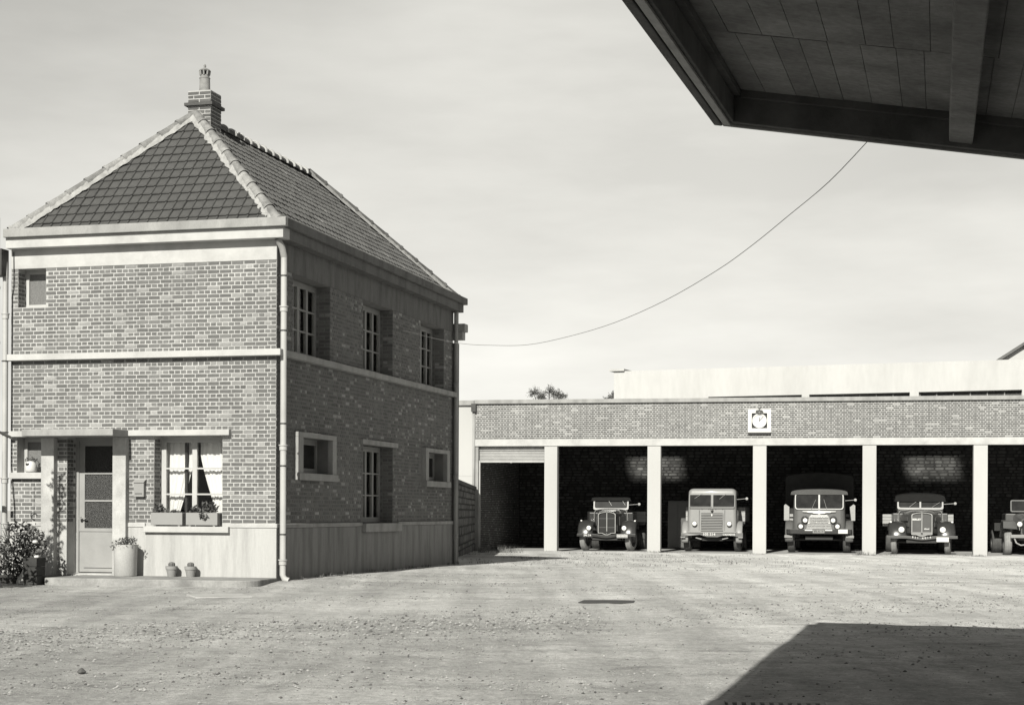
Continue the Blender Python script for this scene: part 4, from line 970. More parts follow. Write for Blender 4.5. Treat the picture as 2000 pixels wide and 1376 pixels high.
    for x, z, w_, h, pmat, s_, size, tm in P['plates']:
        q = MB(); q.box(x - w_ / 2, x + w_ / 2, -.045, -.03, z - h / 2, z + h / 2); pl_ = q.build('number_plate', M[pmat], bum)
        if s_: text_mesh(s_, size, M[tm], pl_, (x, -.048, z), sx=.85, bold=.003)
    for ch_, x, z in P.get('btext', []): text_mesh(ch_, .10, M['plate'], bum, (x, -.028, z), sx=.8, bold=.003)
    mirror(par, sw, sw + .42, ys, zs0 + .2)
    flatbed(par, yc + 1.7, yc + 4.6, P['bedw'], 1.0, P['bedh'])

t = truck('bonneted_truck', 'dark bonneted lorry with a tall plain radiator grille, left of the pale lorry', -5.80, 1.55)
bonnet_truck(t, dict(paint='tdark', fender='tdark', gw=.68, gz0=.62, gz1=1.50, bars=(.90, 1.24), cw=1.30, cowl=1.35, cz=1.60, vents=[(.98, 1.32, .5, 1.1)],
    sw=1.38, zs0=1.60, zs1=1.98, zr=2.17, door=.22, screen='tgrey', wipers=[((-.12, 1.97), (.03, 1.74)), ((.42, 1.97), (.56, 1.76))],
    fx=.83, fw=.60, r=.43, axle=.62, fz=1.16, lx=.68, lz=.88, lr=.10, wx=.88, steer=rad(-14), tyre='dusttyre', bz=.56, bw=2.26, bumper='tdark',
    plates=[(-.72, .60, .34, .14, 'black', '396 S14', .105, 'plate'), (.62, .58, .42, .15, 'tgrey', 'CALVADOS', .095, 'plate')], bedw=2.34, bedh=.42))
t = truck('bonneted_truck', 'dark bonneted lorry with a nameplate on its grille, right of the canvas lorry', 5.88, .55)
bonnet_truck(t, dict(paint='tmid', fender='tdark', gw=.74, gz0=.66, gz1=1.53, bars=(), cw=1.60, cowl=1.30, cz=1.62, vents=[(1.22, 1.36, .45, 1.1), (1.0, 1.15, .35, .6)], apron=True,
    text=[('BERLIET', .088, -.18, 1.27, .004), ('diesel', .08, .17, .93, .002)],
    sw=1.66, zs0=1.66, zs1=1.99, zr=2.28, door=.20, screen='tgrey', split=True, wipers=[((-.40, 1.72), (-.15, 1.92)), ((.42, 1.72), (.70, 1.90))],
    fx=.86, fw=.66, r=.45, axle=.64, fz=1.18, lx=.73, lz=.90, lr=.115, wx=.95, steer=rad(-8), tyre='dusttyre', bz=.58, bw=2.5, bumper='tmid',
    plates=[(.72, .55, .43, .17, 'plate', '', .1, 'black')], btext=[(c, -.33 + .088 * k, .655 - .06 * math.cos((-.33 + .088 * k) * 3.6)) for k, c in enumerate('831 AG14') if c != ' '], bedw=2.62, bedh=.36))

# pale cab-over lorry
t = truck('cabover_truck', 'pale grey forward control lorry with a slatted grille, left of the canvas lorry', -1.80, 1.75)
def cab_shell(par, x_half, y0, y1, z0, z1, mat, taper=.04, roofr=.16, front=.12, lean=.06):
    rings = []; n = 6
    # horizontal sections from the skirt up to the crowned roof
    def sec(hw_, ya, yb, r, z):
        pts = rrect(-hw_, hw_, ya, yb, r, 4); return [(p[0], p[1], z) for p in pts]
    for i in range(9):
        f = i / 8; z = z0 + (z1 - roofr - z0) * f
        rings.append(sec(x_half - taper * f, y0 + lean * f, y1, front, z))
    for k in range(1, 6):
        a = math.pi / 2 * k / 5; ins = roofr * (1 - math.cos(a)); rings.append(sec(x_half - taper - ins, y0 + lean + ins * .9, y1 - ins * .5, front, z1 - roofr + roofr * math.sin(a)))
    mb = MB(); mb.loft(rings, True, True); return mb.build('cab', mat, par, smooth=True, autos=45)
cab = cab_shell(t, .93, .10, 1.75, .74, 2.40, M['tgrey'], .03, .17, .13, .10)
def screen(par, x0, x1, z0, z1, y, fr, mat, lean, name='windscreen', r=.03):
    mb = MB(); o_, i_ = rrect(x0, x1, z0, z1, r), rrect(x0 + fr, x1 - fr, z0 + fr, z1 - fr, max(.012, r - fr * .4)); ring_frame(mb, o_, i_, y - .025, y + .03, lean, z0)
    o = mb.build(name, mat, par); q = MB(); slab_(q, i_, y - .006, y + .02, lean, z0); q.build('pane', M['darkglass'], o); return o
s1 = screen(t, -.86, -.02, 1.69, 2.18, .155, .022, M['tgrey'], .07); s2 = screen(t, .02, .86, 1.69, 2.18, .155, .022, M['tgrey'], .07)
wiper(s1, (-.36, .15, 2.22), (-.66, .14, 2.02)); wiper(s2, (.52, .15, 2.20), (.28, .14, 2.0))
mb = MB(); mb.box(-.42, .42, .085, .105, .78, 1.47); gr = mb.build('grille', M['black'], t)
for k in range(11):
    q = MB(); z = .80 + k * .0615; hw_ = .385 + .018 * abs(k - 4) / 4; q.prism([(.035, z), (.09, z - .004), (.10, z + .035), (.062, z + .035)], -hw_, hw_, 'yz'); q.build('slat', M['tgrey'], gr)
for s_ in (-1, 1):
    q = MB(); q.box(s_ * .40, s_ * .42, .055, .10, .79, 1.46); q.build('side_bar', M['tgrey'], gr)
q = MB(); q.prism([(0, 1.335), (.03, 1.395), (0, 1.455), (-.03, 1.395)], .02, .035); q.build('diamond_emblem', M['enamel'], gr)
q = MB(); q.lathe([(.055, .10), (.05, .07), (.02, .06), (.001, .055)], (0, 0, 1.575), 14, 'y'); q.build('cap', M['tmid'], t, smooth=True)
for s_ in (-1, 1):
    headlamp(t, s_ * .655, .03, 1.07, .095, 'tgrey2')
    fender(t, s_ * 1.02, .25, .72, .52, .62, .62, M['tgrey'], t0=-.28, t1=2.3, crown=.03)
    wheel(t, s_ * .95, .74, .46, .25, rad(-3), 'rubber'); wheel(t, s_ * .9, 4.0, .46, .42)
    q = MB(); q.hexa([(s_ * .905, .32, 1.66), (s_ * .925, .32, 1.66), (s_ * .925, 1.3, 1.66), (s_ * .905, 1.3, 1.66), (s_ * .89, .36, 2.12), (s_ * .915, .36, 2.12), (s_ * .915, 1.3, 2.12), (s_ * .89, 1.3, 2.12)]); dr = q.build('side_window', M['darkglass'], t)
    q = MB(); q.box(s_ * .931, s_ * .945, .42, 1.35, .85, 1.60); q.build('door_panel', M['tcab'], t)
mb = MB(); prof = [(-1.16, .72), (-1.16, .60), (-1.0, .58), (-.85, .61), (-.45, .645), (-.3, .60), (-.18, .565), (.22, .56), (.36, .60), (.5, .63), (.85, .60), (1.0, .57), (1.17, .58), (1.17, .72)]
mb.loft([[(a, -.02 + .16 * max(0, abs(a) - .9), b) for a, b in prof], [(a, .10 + .1 * max(0, abs(a) - .9), b) for a, b in prof]], True, True); bum = mb.build('bumper', M['tgrey2'], t, bevel=.006)
for s_ in (-1, 1):
    q = MB(); q.box(s_ * .478, s_ * .486, .088 + .0, .12, .80, 1.60); q.build('panel_seam', M['tdark'], cab)
q = MB(); q.box(-.84, .84, .108, .13, 1.643, 1.652); q.build('panel_seam', M['tdark'], cab)
for x in (-.38, -.12, .14, .40):
    q = MB(); q.lathe([(.012, .14), (.012, .10), (.001, .095)], (x, .02, 1.62), 8, 'y'); q.build('bolt', M['tdark'], cab)
mb = MB(); mb.box(-.90, .92, .0, .12, .722, .775); mb.build('skirt', M['tgrey'], t, bevel=.006)
for s_ in (-1, 1):
    q = MB(); q.box(s_ * 1.0, s_ * 1.17, -.04, .2, .53, .575); q.build('bumper_end', M['tgrey'], bum)
text_mesh('105 S14', .135, M['plate'], bum, (-.10, -.026, .665), sx=1.1, bold=.003); text_mesh('CALVADOS', .10, M['plate'], bum, (.65, -.026, .655), sx=.9, bold=.003)
mb = MB(); mb.box(-.5, .5, .2, .8, .42, .54); mb.tube([(-.9, .74, .46), (.9, .74, .46)], .05, 8); mb.build('front_axle', M['black'], t)
for s_ in (-1, 1):
    q = MB(); q.hexa([(s_ * .40, .10, .46), (s_ * .62, .10, .52), (s_ * .62, .2, .52), (s_ * .40, .2, .46), (s_ * .38, .10, .50), (s_ * .60, .10, .55), (s_ * .60, .2, .55), (s_ * .38, .2, .50)]); q.build('spring_hanger', M['tgrey'], t)
mirror(t, .92, 1.30, .3, 2.02); flatbed(t, 2.0, 5.6, 2.3, 1.05, .55)

# canvas lorry with the winged emblem
t = truck('canvas_truck', 'forward control lorry with winged emblem, chrome grille and tall dark canvas body', 2.20, 1.25)
cab = cab_shell(t, .98, .10, 1.9, .70, 2.36, M['tcab'], .05, .20, .20, .10)
mb = MB(); rings = []
for i in range(7):
    f = i / 6; rings.append([(1.08 * math.sin(a) * (1 - .03 * (1 - f)), .05 + f * 1.8 + .10 * abs(math.sin(a)) ** 3, 2.17 + (.245 - .05 * (1 - f) ** 2) * max(0, math.cos(a)) ** .42) for a in [math.pi * (k / 14 - .5) for k in range(15)]])
mb.loft(rings, True, True); mb.build('cab_roof', M['tcab'], t, smooth=True, autos=50)
mb = MB(); o_, i_ = rrect(-.89, .89, 1.62, 2.22, .10), rrect(-.855, .855, 1.655, 2.185, .08); ring_frame(mb, o_, i_, .125, .19, .07, 1.62); s1 = mb.build('windscreen', M['trim'], t)
q = MB(); slab_(q, i_, .15, .17, .07, 1.62); q.build('pane', M['darkglass'], s1)
q = MB(); q.hexa([(-.03, .115, 1.65), (.03, .115, 1.65), (.03, .17, 1.65), (-.03, .17, 1.65), (-.03, .155, 2.19), (.03, .155, 2.19), (.03, .21, 2.19), (-.03, .21, 2.19)]); q.build('centre_post', M['trim'], s1)
wiper(s1, (-.28, .115, 1.63), (-.12, .135, 1.99)); wiper(s1, (.28, .115, 1.63), (.17, .135, 2.0))
q = MB(); wing = [(-.61, 1.56), (-.60, 1.53), (-.45, 1.525), (-.40, 1.50), (-.25, 1.495), (-.20, 1.47), (-.06, 1.46), (0, 1.435), (.06, 1.46), (.20, 1.47), (.25, 1.495), (.40, 1.50), (.45, 1.525), (.60, 1.53), (.61, 1.56), (.05, 1.575), (0, 1.60), (-.05, 1.575)]
q.loft([[(a, .075 + .02 * abs(a), b) for a, b in wing], [(a, .11 + .02 * abs(a), b) for a, b in wing]], True, True); q.build('winged_emblem', M['enamel'], t)
shell = [(-.48, .87), (.48, .87), (.36, 1.36), (.3, 1.42), (-.3, 1.42), (-.36, 1.36)]
mb = MB(); slab_(mb, shell, .06, .10, .03, .87); gr = mb.build('grille', M['trim'], t, bevel=.01)
for k in range(8):
    q = MB(); z = .895 + k * .06; hw_ = (.455 - .012 * k) if k < 4 else .34; q.prism([(.03, z), (.075, z - .01), (.075, z + .042), (.05, z + .038)], -hw_, hw_, 'yz')
    q.build('slat', M['chrome'], gr, bevel=.004)
for s_ in (-1, 1):
    q = MB(); q.lathe([(.145, .10), (.14, .085), (.09, .085)], (s_ * .52, 0, 1.235), 18, 'y'); q.build('lamp_recess', M['tdark'], t)
    q = MB(); q.lathe([(.135, .10), (.13, .085), (.09, .085)], (s_ * .67, 0, 1.0), 18, 'y'); q.build('lamp_recess', M['tdark'], t)
    headlamp(t, s_ * .51, .03, 1.215, .09); headlamp(t, s_ * .67, .01, .99, .088)
    fender(t, s_ * 1.10, .30, .85, .55, .66, .64, M['tcab'], t0=-.2, t1=2.3, crown=.03)
    q = MB(); q.box(s_ * .98, s_ * 1.27, .12, .55, .56, .66); q.build('step', M['tgrey'], t, bevel=.01)
    wheel(t, s_ * 1.02, .86, .50, .27, rad(-2), 'rubber'); wheel(t, s_ * .95, 4.4, .5, .45)
    q = MB(); q.hexa([(s_ * .94, .42, 1.62), (s_ * .955, .42, 1.62), (s_ * .955, 1.4, 1.62), (s_ * .94, 1.4, 1.62), (s_ * .925, .46, 2.12), (s_ * .94, .46, 2.12), (s_ * .94, 1.4, 2.12), (s_ * .925, 1.4, 2.12)]); q.build('side_window', M['darkglass'], t)
mb = MB(); mb.loft([[(x, y + .0, .72), (x, y, .885), (x, y + .07, .885), (x, y + .07, .72)] for x, y in ((-1.20, .10), (-1.16, .03), (-1.05, -.02), (-.5, -.04), (.5, -.04), (1.05, -.02), (1.16, .03), (1.20, .10))], True, True); bum = mb.build('bumper', M['tdark'], t, bevel=.012)
for a, b in ((-.52, -.24), (.22, .48)):
    q = MB(); q.box(a, b, -.052, -.041, .83, .875); q.build('bumper_strip', M['enamel'], bum)
q = MB(); q.box(-.23, .20, -.056, -.041, .745, .865); p_ = q.build('number_plate', M['tgrey'], bum); text_mesh('876 AC 14', .095, M['black'], p_, (-.015, -.060, .805), sx=.8, bold=.002)
q = MB(); q.box(.70, 1.04, -.055, -.03, .735, .885); q.build('number_plate', M['plate'], bum)
mb = MB(); mb.box(-.5, .5, .2, .8, .5, .62); mb.tube([(-1, .86, .5), (1, .86, .5)], .05, 8); mb.build('front_axle', M['black'], t)
mirror(t, .95, 1.32, .35, 1.98)
body = [(-1.30, 1.05), (1.30, 1.05), (1.30, 2.80)] + [(1.30 - .16 + .16 * math.cos(a), 2.80 + .16 * math.sin(a)) for a in (.4, .8, 1.2)] + [(.6, 3.03), (0, 3.06), (-.6, 3.03)] + [(-1.30 + .16 - .16 * math.cos(a), 2.80 + .16 * math.sin(a)) for a in (1.2, .8, .4)] + [(-1.30, 2.80)]
mb = MB(); slab_(mb, body, 2.3, 6.2); mb.build('canvas_cover', M['canvas'], t, bevel=.04)
for s_ in (-1, 1):
    mb = MB(); mb.prism([(s_ * 1.14, 1.20), (s_ * 1.34, 1.20), (s_ * 1.34, 1.78), (s_ * 1.28, 1.83), (s_ * 1.14, 1.72)], 2.05, 2.28); mb.build('body_corner', M['board'], t)
    for k in range(3):
        q = MB(); q.box(s_ * 1.0, s_ * 1.2, 2.15, 2.25, 1.0 + k * .17, 1.11 + k * .17); q.build('board', M['board'], t)
mb = MB(); mb.box(-1.2, 1.2, 2.2, 6.2, .85, 1.03); mb.build('chassis', M['tdark'], t)

t = thing('metal_cabinet', 'dark metal cabinet in the shade between the two leftmost lorries', 'cabinet', to_world(GO, GA, (-3.30, 4.2, 0)), GA)
mb = MB(); mb.box(-.4, .4, 0, .5, .08, 1.95); mb.build('body', M['tmid'], t, bevel=.01)
for x in (-.395, .005):
    q = MB(); q.box(x, x + .39, -.018, -.001, .12, 1.9); q.build('door', M['tcab'], t, bevel=.005)
# open breakdown lorry at the right edge
t = truck('open_truck', 'old open lorry with flat wedge fenders, at the right end of the garage', 9.75, .95)
mb = MB(); rings = []
for i in range(6):
    f = i / 5; hw_ = .36 + .26 * f; zt = 1.30 + .22 * f
    rings.append([(hw_ * u, .25 + 1.0 * f, .7 + (zt - .7) * (1 - abs(u) ** 5) ** .2) for u in [-1 + k / 6 for k in range(13)]])
mb.loft(rings, False, False); mb.build('bonnet', M['tmid'], t, smooth=True)
mb = MB(); ring_frame(mb, rrect(-.36, .36, .68, 1.31, .10), rrect(-.32, .32, .74, 1.27, .08), .18, .27); gr = mb.build('grille', M['tcab'], t); q = MB(); slab_(q, rrect(-.32, .32, .74, 1.27, .08), .21, .23); q.build('grille_mesh', M['grille'], gr)
mb = MB(); mb.box(-.80, .80, 1.25, 2.6, .75, 1.50); mb.build('cab', M['tmid'], t, bevel=.04)
s1 = screen(t, -.62, .62, 1.56, 2.0, 1.27, .04, M['tcab'], .12, 'windscreen_frame', .06)
for s_ in (-1, 1):
    mb = MB(); mb.loft([[(s_ * .42, .25, .92), (s_ * 1.0, .0, .96), (s_ * 1.0, .0, 1.22), (s_ * .55, .2, 1.20)], [(s_ * .42, .8, .95), (s_ * 1.02, .7, 1.0), (s_ * 1.02, .7, 1.27), (s_ * .55, .8, 1.26)], [(s_ * .5, 1.4, .6), (s_ * 1.0, 1.4, .62), (s_ * 1.0, 1.4, .68), (s_ * .5, 1.4, .66)]], True, True); mb.build('fender', M['tcab'], t, bevel=.05)
    headlamp(t, s_ * .42, .06, 1.12, .10, 'chrome', .9)
    wheel(t, s_ * .80, .55, .45, .27, 0, 'dusttyre'); wheel(t, s_ * .88, 3.6, .45, .40)
mb = MB(); mb.box(-.75, .75, -.12, -.02, .62, .74); mb.build('bumper', M['tgrey'], t, bevel=.015)
mb = MB()
for s_ in (-1, 1): mb.tube([(s_ * .62, -.05, .62), (s_ * .55, -.08, .44), (s_ * .40, -.12, .36), (s_ * .22, -.12, .38), (s_ * .2, -.1, .5)], .03, 8)
mb.build('tow_hook', M['tgrey'], t, smooth=True)
mb = MB(); mb.box(-.4, .4, .1, 4.6, .52, .64); mb.build('chassis', M['tdark'], t)
mb = MB(); mb.box(-1.05, 1.05, 2.7, 4.8, .85, 1.15); mb.build('load_bed', M['tdark'], t)

# ------------------------------------------------------------------ boundary wall beside the garage
t = thing('boundary_wall', 'low rubble stone wall with a dark coping between house and garage', 'wall', (0, 0, 0))
P0, P1 = Vector((-1.62, 47.0, -.3)), Vector((-1.40, 61.9, -.3)); dv = (P1 - P0); Lw = dv.length; t.location = P0; t.rotation_euler = (0, 0, math.atan2(dv.y, dv.x))
mb = MB(); mb.box(0, Lw, 0, .35, -.2, 2.30); mb.build('wall', M['soot'], t)
rubble('stonework', lambda u, w_, z: (u, -w_, z), 0, Lw, 0, 2.3, .16, .32, .22, .55, M['stone'], t, .02)
mb = MB(); mb.box(-.02, Lw, -.06, .41, 2.302, 2.43); mb.build('coping', M['underdark'], t, bevel=.02)

# ------------------------------------------------------------------ warehouse, far gable, far trees
pa, pb = Vector((4.95, 80, -.3)), Vector((27.0, 71.0, -.3)); dv = pb - pa
t = thing('warehouse', 'long whitewashed warehouse with strip windows rising behind the garage', 'warehouse', pa, math.atan2(dv.y, dv.x))
Lw = dv.length
wins = [(4.75, 9.24, 5.6, 7.0), (9.59, 14.2, 5.6, 7.0), (14.6, 19.1, 5.6, 7.0), (19.5, 23.3, 5.6, 7.0)]
mb = MB(); wall_mesh(mb, lambda u, w_, z: (u, -w_, z), 0, Lw, -.3, 8.35, wins, .35); mb.box(0, .3, .35, 14, -.3, 8.3); mb.box(Lw - .3, Lw, .35, 14, -.3, 8.3); mb.box(.3, Lw - .3, 13.7, 14, -.3, 8.3)
mb.build('wall', M['oldwhite'], t)
mb = MB(); mb.box(0, Lw, .35, 14, 8.05, 8.2); mb.build('roof', M['soot'], t)
mb = MB(); mb.box(-.22, .55, -.12, 2.0, 8.352, 8.45); mb.build('eaves_end', M['band'], t)
for a, b, c, d in wins:
    mb = MB(); n = 6; mb.box(a, b, .20, .26, c, c + .05); mb.box(a, b, .20, .26, d - .05, d)
    for k in range(n + 1): x = a + (b - a - .05) * k / n; mb.box(x, x + .05, .2, .26, c + .05, d - .05)
    o = mb.build('window', M['greyframe'], t)
    for k in range(n):
        x = a + (b - a - .05) * k / n + .05; q = MB(); q.box(x, a + (b - a - .05) * (k + 1) / n, .225, .235, c + .05, d - .05); q.build('pane', M['frosted'], o)
# gabled house far right
t = thing('gabled_house', 'white gabled house beyond the warehouse at the right edge', 'house', (29.6, 95.0, -.3), rad(-11))
mb = MB(); mb.prism([(-4, -.3), (4, -.3), (4, 8.6), (0, 11.2), (-4, 8.6)], 0, 9); mb.build('wall', M['whitewall'], t)
mb = MB()
for s_ in (-1, 1): mb.hexa([(0, -.35, 11.22), (s_ * 4.4, -.35, 8.36), (s_ * 4.4, 9.3, 8.36), (0, 9.3, 11.22), (0, -.35, 11.40), (s_ * 4.4, -.35, 8.54), (s_ * 4.4, 9.3, 8.54), (0, 9.3, 11.40)])
mb.build('roof', M['redroof'], t)
def far_tree(name, label, x, y, ztop, lobes, h0):
    t = thing(name, label, 'tree' if 'tree' in name else 'bush', (x, y, -.3))
    mb = MB(); mb.tube([(0, 0, -.2), (.1, 0, h0 * .5), (0, 0, h0)], [.22, .17, .12], 8)
    mc = MB()
    for cx, cz, r in lobes:
        mb.tube([(0, 0, h0 - .5), (cx * .6, R.uniform(-.3, .3), (h0 + cz) / 2), (cx, 0, cz)], [.1, .06, .025], 5)
        for k in range(26):
            d = Vector((R.gauss(0, 1), R.gauss(0, 1), R.gauss(.35, .8))).normalized() * r * R.uniform(.6, 1.1); p = Vector((cx, 0, cz)); m_ = p + d * .5 + Vector((R.uniform(-.1, .1), R.uniform(-.1, .1), .05))
            mb.tube([p, m_, p + d], [.022, .014, .006], 4)
            for i in range(16): leaf(mc, p + d * R.uniform(.45, 1.08) + Vector((R.gauss(0, .06), R.gauss(0, .06), R.gauss(0, .06))), .10, R.uniform(1.6, 3.4))
    mb.build('trunk', M['bark'], t); mc.build('crown', M['leaf'], t)
far_tree('tree', 'small sparse tree showing over the garage coping', 2.5, 118, 10.2, [(-.95, 9.95, .55), (-.4, 9.6, .5), (.15, 10.05, .6), (.7, 9.85, .5), (1.1, 9.75, .4), (-.6, 9.2, .6), (.5, 9.2, .6), (0, 8.9, .7)], 7.6)
far_tree('bush', 'leafy bush showing beside the warehouse end over the coping', 6.75, 115, 9.6, [(.0, 9.2, .5), (.35, 9.45, .5), (-.2, 8.8, .5), (.5, 8.8, .6)], 6.9)

# ------------------------------------------------------------------ concrete canopy overhead
CA = rad(-14.6)
K = thing('concrete_canopy', 'dark overhanging concrete canopy roof filling the upper right corner', 'canopy', (1.604, 12.62, 4.20), CA)
SL, SB = -.166, .05          # falls to the right and towards the back
LB, WR = 24.0, 6.5
def cz(x): return SL * x
def cpiece(mb, x0, x1, y0, y1, z0, z1, tone=1.0):
    P_ = lambda x, y, z: (x, y, z + SL * x + SB * y)
    mb.hexa([P_(x0, y0, z0), P_(x1, y0, z0), P_(x1, y1, z0), P_(x0, y1, z0), P_(x0, y0, z1), P_(x1, y0, z1), P_(x1, y1, z1), P_(x0, y1, z1)], tone)
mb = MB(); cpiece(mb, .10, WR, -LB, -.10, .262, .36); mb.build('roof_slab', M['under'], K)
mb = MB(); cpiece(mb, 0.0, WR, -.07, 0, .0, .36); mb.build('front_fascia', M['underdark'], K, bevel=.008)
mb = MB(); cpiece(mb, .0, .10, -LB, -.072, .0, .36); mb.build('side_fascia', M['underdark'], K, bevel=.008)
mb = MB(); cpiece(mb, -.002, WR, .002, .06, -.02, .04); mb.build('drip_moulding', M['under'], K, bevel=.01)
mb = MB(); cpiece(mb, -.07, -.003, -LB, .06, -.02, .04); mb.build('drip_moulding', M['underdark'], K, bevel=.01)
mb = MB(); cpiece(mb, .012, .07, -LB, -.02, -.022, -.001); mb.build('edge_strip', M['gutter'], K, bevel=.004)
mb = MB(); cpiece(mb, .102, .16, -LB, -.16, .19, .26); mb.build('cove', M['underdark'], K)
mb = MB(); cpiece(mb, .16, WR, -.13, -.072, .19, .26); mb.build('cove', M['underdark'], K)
ybr = [-.13, -2.05, -4.6, -7.5, -11, -15, -LB]
for j in range(6):
    x = .16 + R.uniform(-.1, 0)
    while x < WR - .02:
        w_ = R.uniform(.17, .24); a, b = max(x, .16), min(x + w_, WR); x += w_
        if b - a < .03: continue
        q = MB(); dz_ = R.uniform(-.003, .003); cpiece(q, a + .002, b - .002, ybr[j + 1] + .003, ybr[j] - .003, .245 + dz_, .261, R.uniform(.84, 1.16)); q.build('soffit_board', M['under'], K)
for x in (1.775, 4.3):
    mb = MB(); cpiece(mb, x - .085, x + .085, -LB, -.075, .03, .243); mb.build('rafter', M['under'], K, bevel=.01)
for yy in (-2.5, -9.0, -16):
    mb = MB(); mb.box(WR - .4, WR, yy - .2, yy + .2, -4.5, cz(WR - .4) + SB * yy); mb.build('post', M['concrete'], K, bevel=.02)

# unseen buildings added behind the camera and right to cut sky light on walls
M['blockerbrick'] = material('blocker_brick', 0.111, .9, .15, 3, spec=.1, stain=.2)
for lab, loc, rz, L_, D_, h_ in (('unseen brick block added behind the canopy to cut sky light', (-26, -10.8, -.2), rad(-3), 44, 10, 7.5), ('unseen dark brick shed added on the right to cut sky light', (14.4, -7.5, -.2), rad(88), 42, 10, 7.0)):
    t = thing('sky_blocker', lab, 'building', loc, rz)
    hs = [(1.5 + k * 5.2, 4.9 + k * 5.2, -.1, 3.9) for k in range(int(L_ / 5.2) - 0)]; hs = [q for q in hs if q[1] < L_ - .5]
    bk = -1
    mb = MB(); wall_mesh(mb, lambda u, w_, z: (u, w_, z), 0, L_, -.3, h_, hs, .3); mb.box(0, L_, -D_, -D_ + .3, -.3, h_); mb.box(0, .3, -D_ + .3, -.3, -.3, h_); mb.box(L_ - .3, L_, -D_ + .3, -.3, -.3, h_)
    mb.build('wall', M['blockerbrick'], t)
    mb = MB(); mb.box(-.2, L_ + .2, -D_ - .2, .2, h_ + .002, h_ + .25); mb.build('roof', M['soot'], t)
    for a, b, c, d in hs:
        mb = MB(); mb.box(a, b, -.25, -.18, c, d); mb.build('door', M['tcab'], t)

# ------------------------------------------------------------------ overhead wire from the house side wall to the canopy
def ray_pt(px_, py_):
    e_ = .0044; x = px_ + e_ * (py_ - 998); y = py_ - e_ * (px_ - 1000); return (x - 1000) / 3200, (998 - y) / 3200
A = hw((.0, 6.6, 0)); Bp = to_world(Vector((1.604, 12.62, 0)), CA, (1.12, .09, 0))
mb = MB(); pts = []
for px_, py_ in ((775, 643), (800, 648), (850, 661), (905, 671), (960, 674), (1030, 673), (1110, 657), (1200, 630), (1300, 586), (1400, 528), (1470, 478), (1540, 421), (1620, 354), (1700, 270)):
    rx, rz = ray_pt(px_, py_); d = Bp - A; dn = (A.x - A.y * rx) / (d.y * rx - d.x); p = A + d * dn; pts.append(Vector((p.x, p.y, CAMH + rz * p.y)))
sm = []
for i in range(len(pts) - 1):
    p0, p1, p2, p3 = pts[max(i - 1, 0)], pts[i], pts[i + 1], pts[min(i + 2, len(pts) - 1)]
    for k in range(4):
        u = k / 4; sm.append(.5 * ((2 * p1) + (-p0 + p2) * u + (2 * p0 - 5 * p1 + 4 * p2 - p3) * u * u + (-p0 + 3 * p1 - 3 * p2 + p3) * u ** 3))
sm.append(pts[-1]); mb.tube(sm, .0035, 5)
tag(mb.build('overhead_wire', M['wire'], None), 'thin overhead wire sagging from the house wall to the canopy', 'wire')

# ------------------------------------------------------------------ yard details
t = thing('drain_grate', 'iron drain grating in a pale concrete surround in the canopy shade', 'drain', (1.29, 11.16, gz(1.7, 11)), rad(-5))
mb = MB()
for a, b, c, d in ((0, .16, -1.3, 0), (.83, .97, -1.3, 0), (.16, .83, -.07, 0), (.16, .83, -1.3, -1.2)): mb.box(a, b, c, d, -.08, .03)
mb.build('surround', M['whitewall'], t, bevel=.008)
mb = MB(); mb.box(.16, .83, -1.2, -.07, -.12, -.08); mb.build('pit', M['black'], t)
for k in range(11):
    q = MB(); x = .185 + k * .0615; q.bar((x - .01, -1.2, .012), (x + .01, -.07, .012), .03, .03); q.build('bar', M['concrete'], t)
o = thing('drain_cover', 'dark sunken iron drain cover in the middle of the yard', 'drain cover', (1.39, 23.8, gz(1.39, 23.8) + .005), rad(-8))
mb = MB(); mb.prism([(-.40, -.25), (-.30, -.42), (.05, -.33), (.22, -.46), (.40, -.2), (.38, .3), (.1, .42), (-.38, .34)], -.03, .004, 'xy'); mb.build('cover', M['iron'], o, bevel=.005)
mb = MB(); mb.box(-.42, .42, .44, .50, -.04, .002); mb.build('rim', M['step'], o, bevel=.012)
o = MB(); o.box(-.42, .42, -.45, .45, -.05, .012); o = o.build('paving_slab', M['concrete'], None, bevel=.008); o.location = (-4.42, 24.75, gz(-4.42, 24.75) + .006); o.rotation_euler = (0, 0, rad(20)); tag(o, 'pale square slab lying flush in the yard before the pavement', 'slab')
def stone_verts(r, flat=.6):
    return [Vector((R.uniform(.7, 1.2) * d[0] * r, R.uniform(.7, 1.2) * d[1] * r, R.uniform(.7, 1.2) * d[2] * r * flat)) for d in ((1, 0, 0), (-1, 0, 0), (0, 1, 0), (0, -1, 0), (0, 0, 1), (0, 0, -1), (.6, .6, .5), (-.6, .6, .4), (.6, -.6, .4))]
OCT = [(0, 2, 4), (2, 1, 4), (1, 3, 4), (3, 0, 4), (2, 0, 5), (1, 2, 5), (3, 1, 5), (0, 3, 5)]
mb = MB(); n_ = 0
while n_ < 24000:
    y = 9.8 + 40 * R.random() ** 1.9; x = R.uniform(-.34, .36) * y
    hx_, hy_ = h_local(x, y)
    if -5.7 < hx_ < .25 and hy_ > -1.45: continue
    if -4 < hx_ < .3 and hy_ > -.3: continue
    den = noise.noise((x * .35 + 3, y * .6 - x * .25, .5)) + .45 * noise.noise((x * 1.3, y * 1.6, 7))
    band = math.exp(-((y - 19.5 - x * .62) / 2.2) ** 2) * (1 if x < 1 else .3)
    if R.random() > max(0.03, .10 + .5 * den + .8 * band): continue
    r = (.004 + .013 * R.random() ** 3.5) * (1 + .35 * band) * (.8 + y / 50); z = gz(x, y); vs = stone_verts(r)[:6]; n_ += 1
    mb.add([v + Vector((x, y, z + r * .25)) for v in vs], OCT, R.choice((.35, .6, .75, .85, .95, 1.0, 1.05, 1.15)))
stuff(mb.build('gravel', M['gravel']))
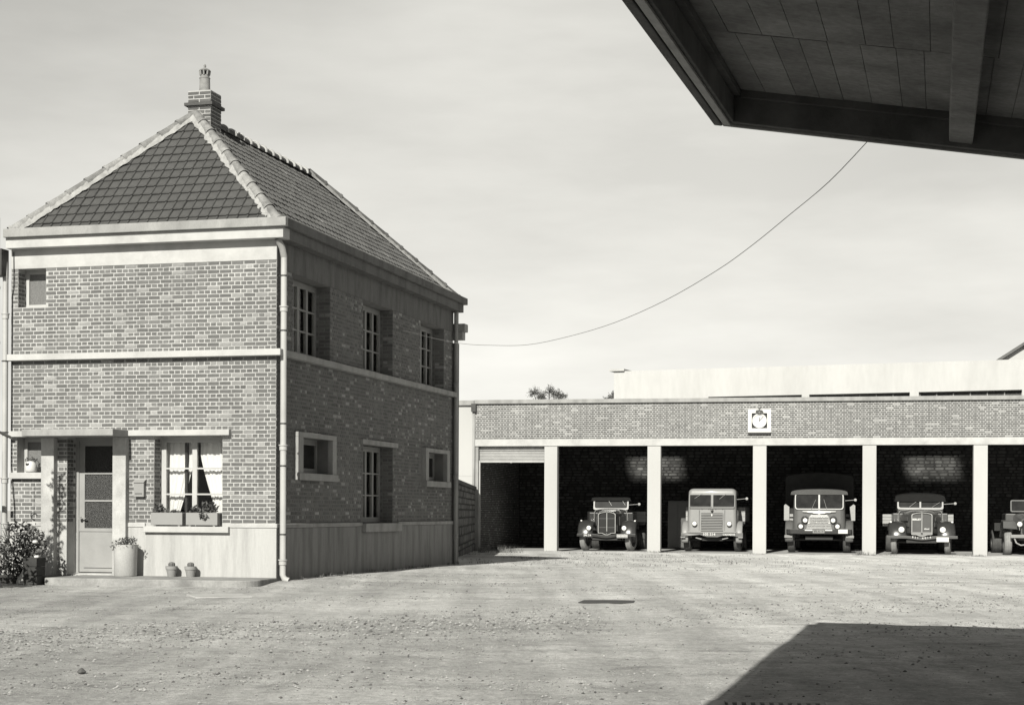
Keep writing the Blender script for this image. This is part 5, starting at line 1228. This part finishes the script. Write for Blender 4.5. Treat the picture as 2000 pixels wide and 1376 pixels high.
for (x, y, r, lab) in ((-3.43, 13.08, .055, 'fist sized dark stone lying alone near the bottom left of the yard'),):
    mb = MB(); mb.add(stone_verts(r, .7)[:6], OCT, .3); o = mb.build('stone', M['gravel'], None, bevel=.008); o.location = (x, y, gz(x, y) + r * .3); tag(o, lab, 'stone')
# grass tufts and weeds
mb = MB()
def tuft(x, y, z, n, h, sp):
    for _ in range(n):
        a = R.uniform(0, 6.28); d = Vector((math.cos(a), math.sin(a), 0)); p = Vector((x + R.gauss(0, sp), y + R.gauss(0, sp * .6), z)); hh = h * R.uniform(.4, 1.2); s_ = Vector((-d.y, d.x, 0)) * .006
        q = p + d * hh * .25 + Vector((0, 0, hh * .6)); e_ = p + d * hh * .6 + Vector((0, 0, hh)); mb.add([p - s_, p + s_, q + s_ * .7, q - s_ * .7, e_], [(0, 1, 2, 3), (3, 2, 4)], R.uniform(.6, 1.6))
for u, n, h, sp in ((-10.4, 120, .16, .4), (-9.6, 60, .10, .4), (-3.75, 130, .11, .3), (-3.3, 40, .08, .3), (3.62, 40, .22, .12), (3.95, 60, .15, .25), (4.5, 40, .1, .3), (7.7, 60, .09, .25), (.0, 30, .07, .3), (-7.7, 50, .08, .3), (7.2, 30, .07, .3)):
    p = to_world(GO, GA, (u, -.55, 0)); tuft(p.x, p.y, -.32, n, h, sp)
for _ in range(46):
    y = R.uniform(40, 57); x = R.uniform(-1.5, 8); tuft(x, y, gz(x, y), 22, .07, .25)
for k in range(18):
    p = hw((.12 + R.random() * .1, R.uniform(.5, 10.5), 0)); tuft(p.x, p.y, gz(p.x, p.y), 10, .08, .06)
for k in range(8):
    p = Vector((R.uniform(-1.3, .4), R.uniform(56.2, 57.6), 0)); tuft(p.x, p.y, gz(p.x, p.y), 30, .28, .15)
stuff(mb.build('grass', M['grass']))
wp = to_world(GO, GA, (-9.95, -.45, -.02)); t = thing('weed_plant', 'tall pale weed growing at the foot of the shutter bay', 'weed', wp)
mb = MB(); mb.tube([(0, 0, -.05), (.02, 0, .25), (.0, 0, .52)], [.012, .01, .005], 5); mb.build('stem', M['grass'], t)
mb = MB()
for z in (.08, .16, .24, .32, .40, .48): clump(mb, (R.uniform(-.03, .03), 0, z), (.11 - z * .1, .1, .04), 16, .09, (2.5, 4.5))
mb.build('leaves', M['leaf'], t)
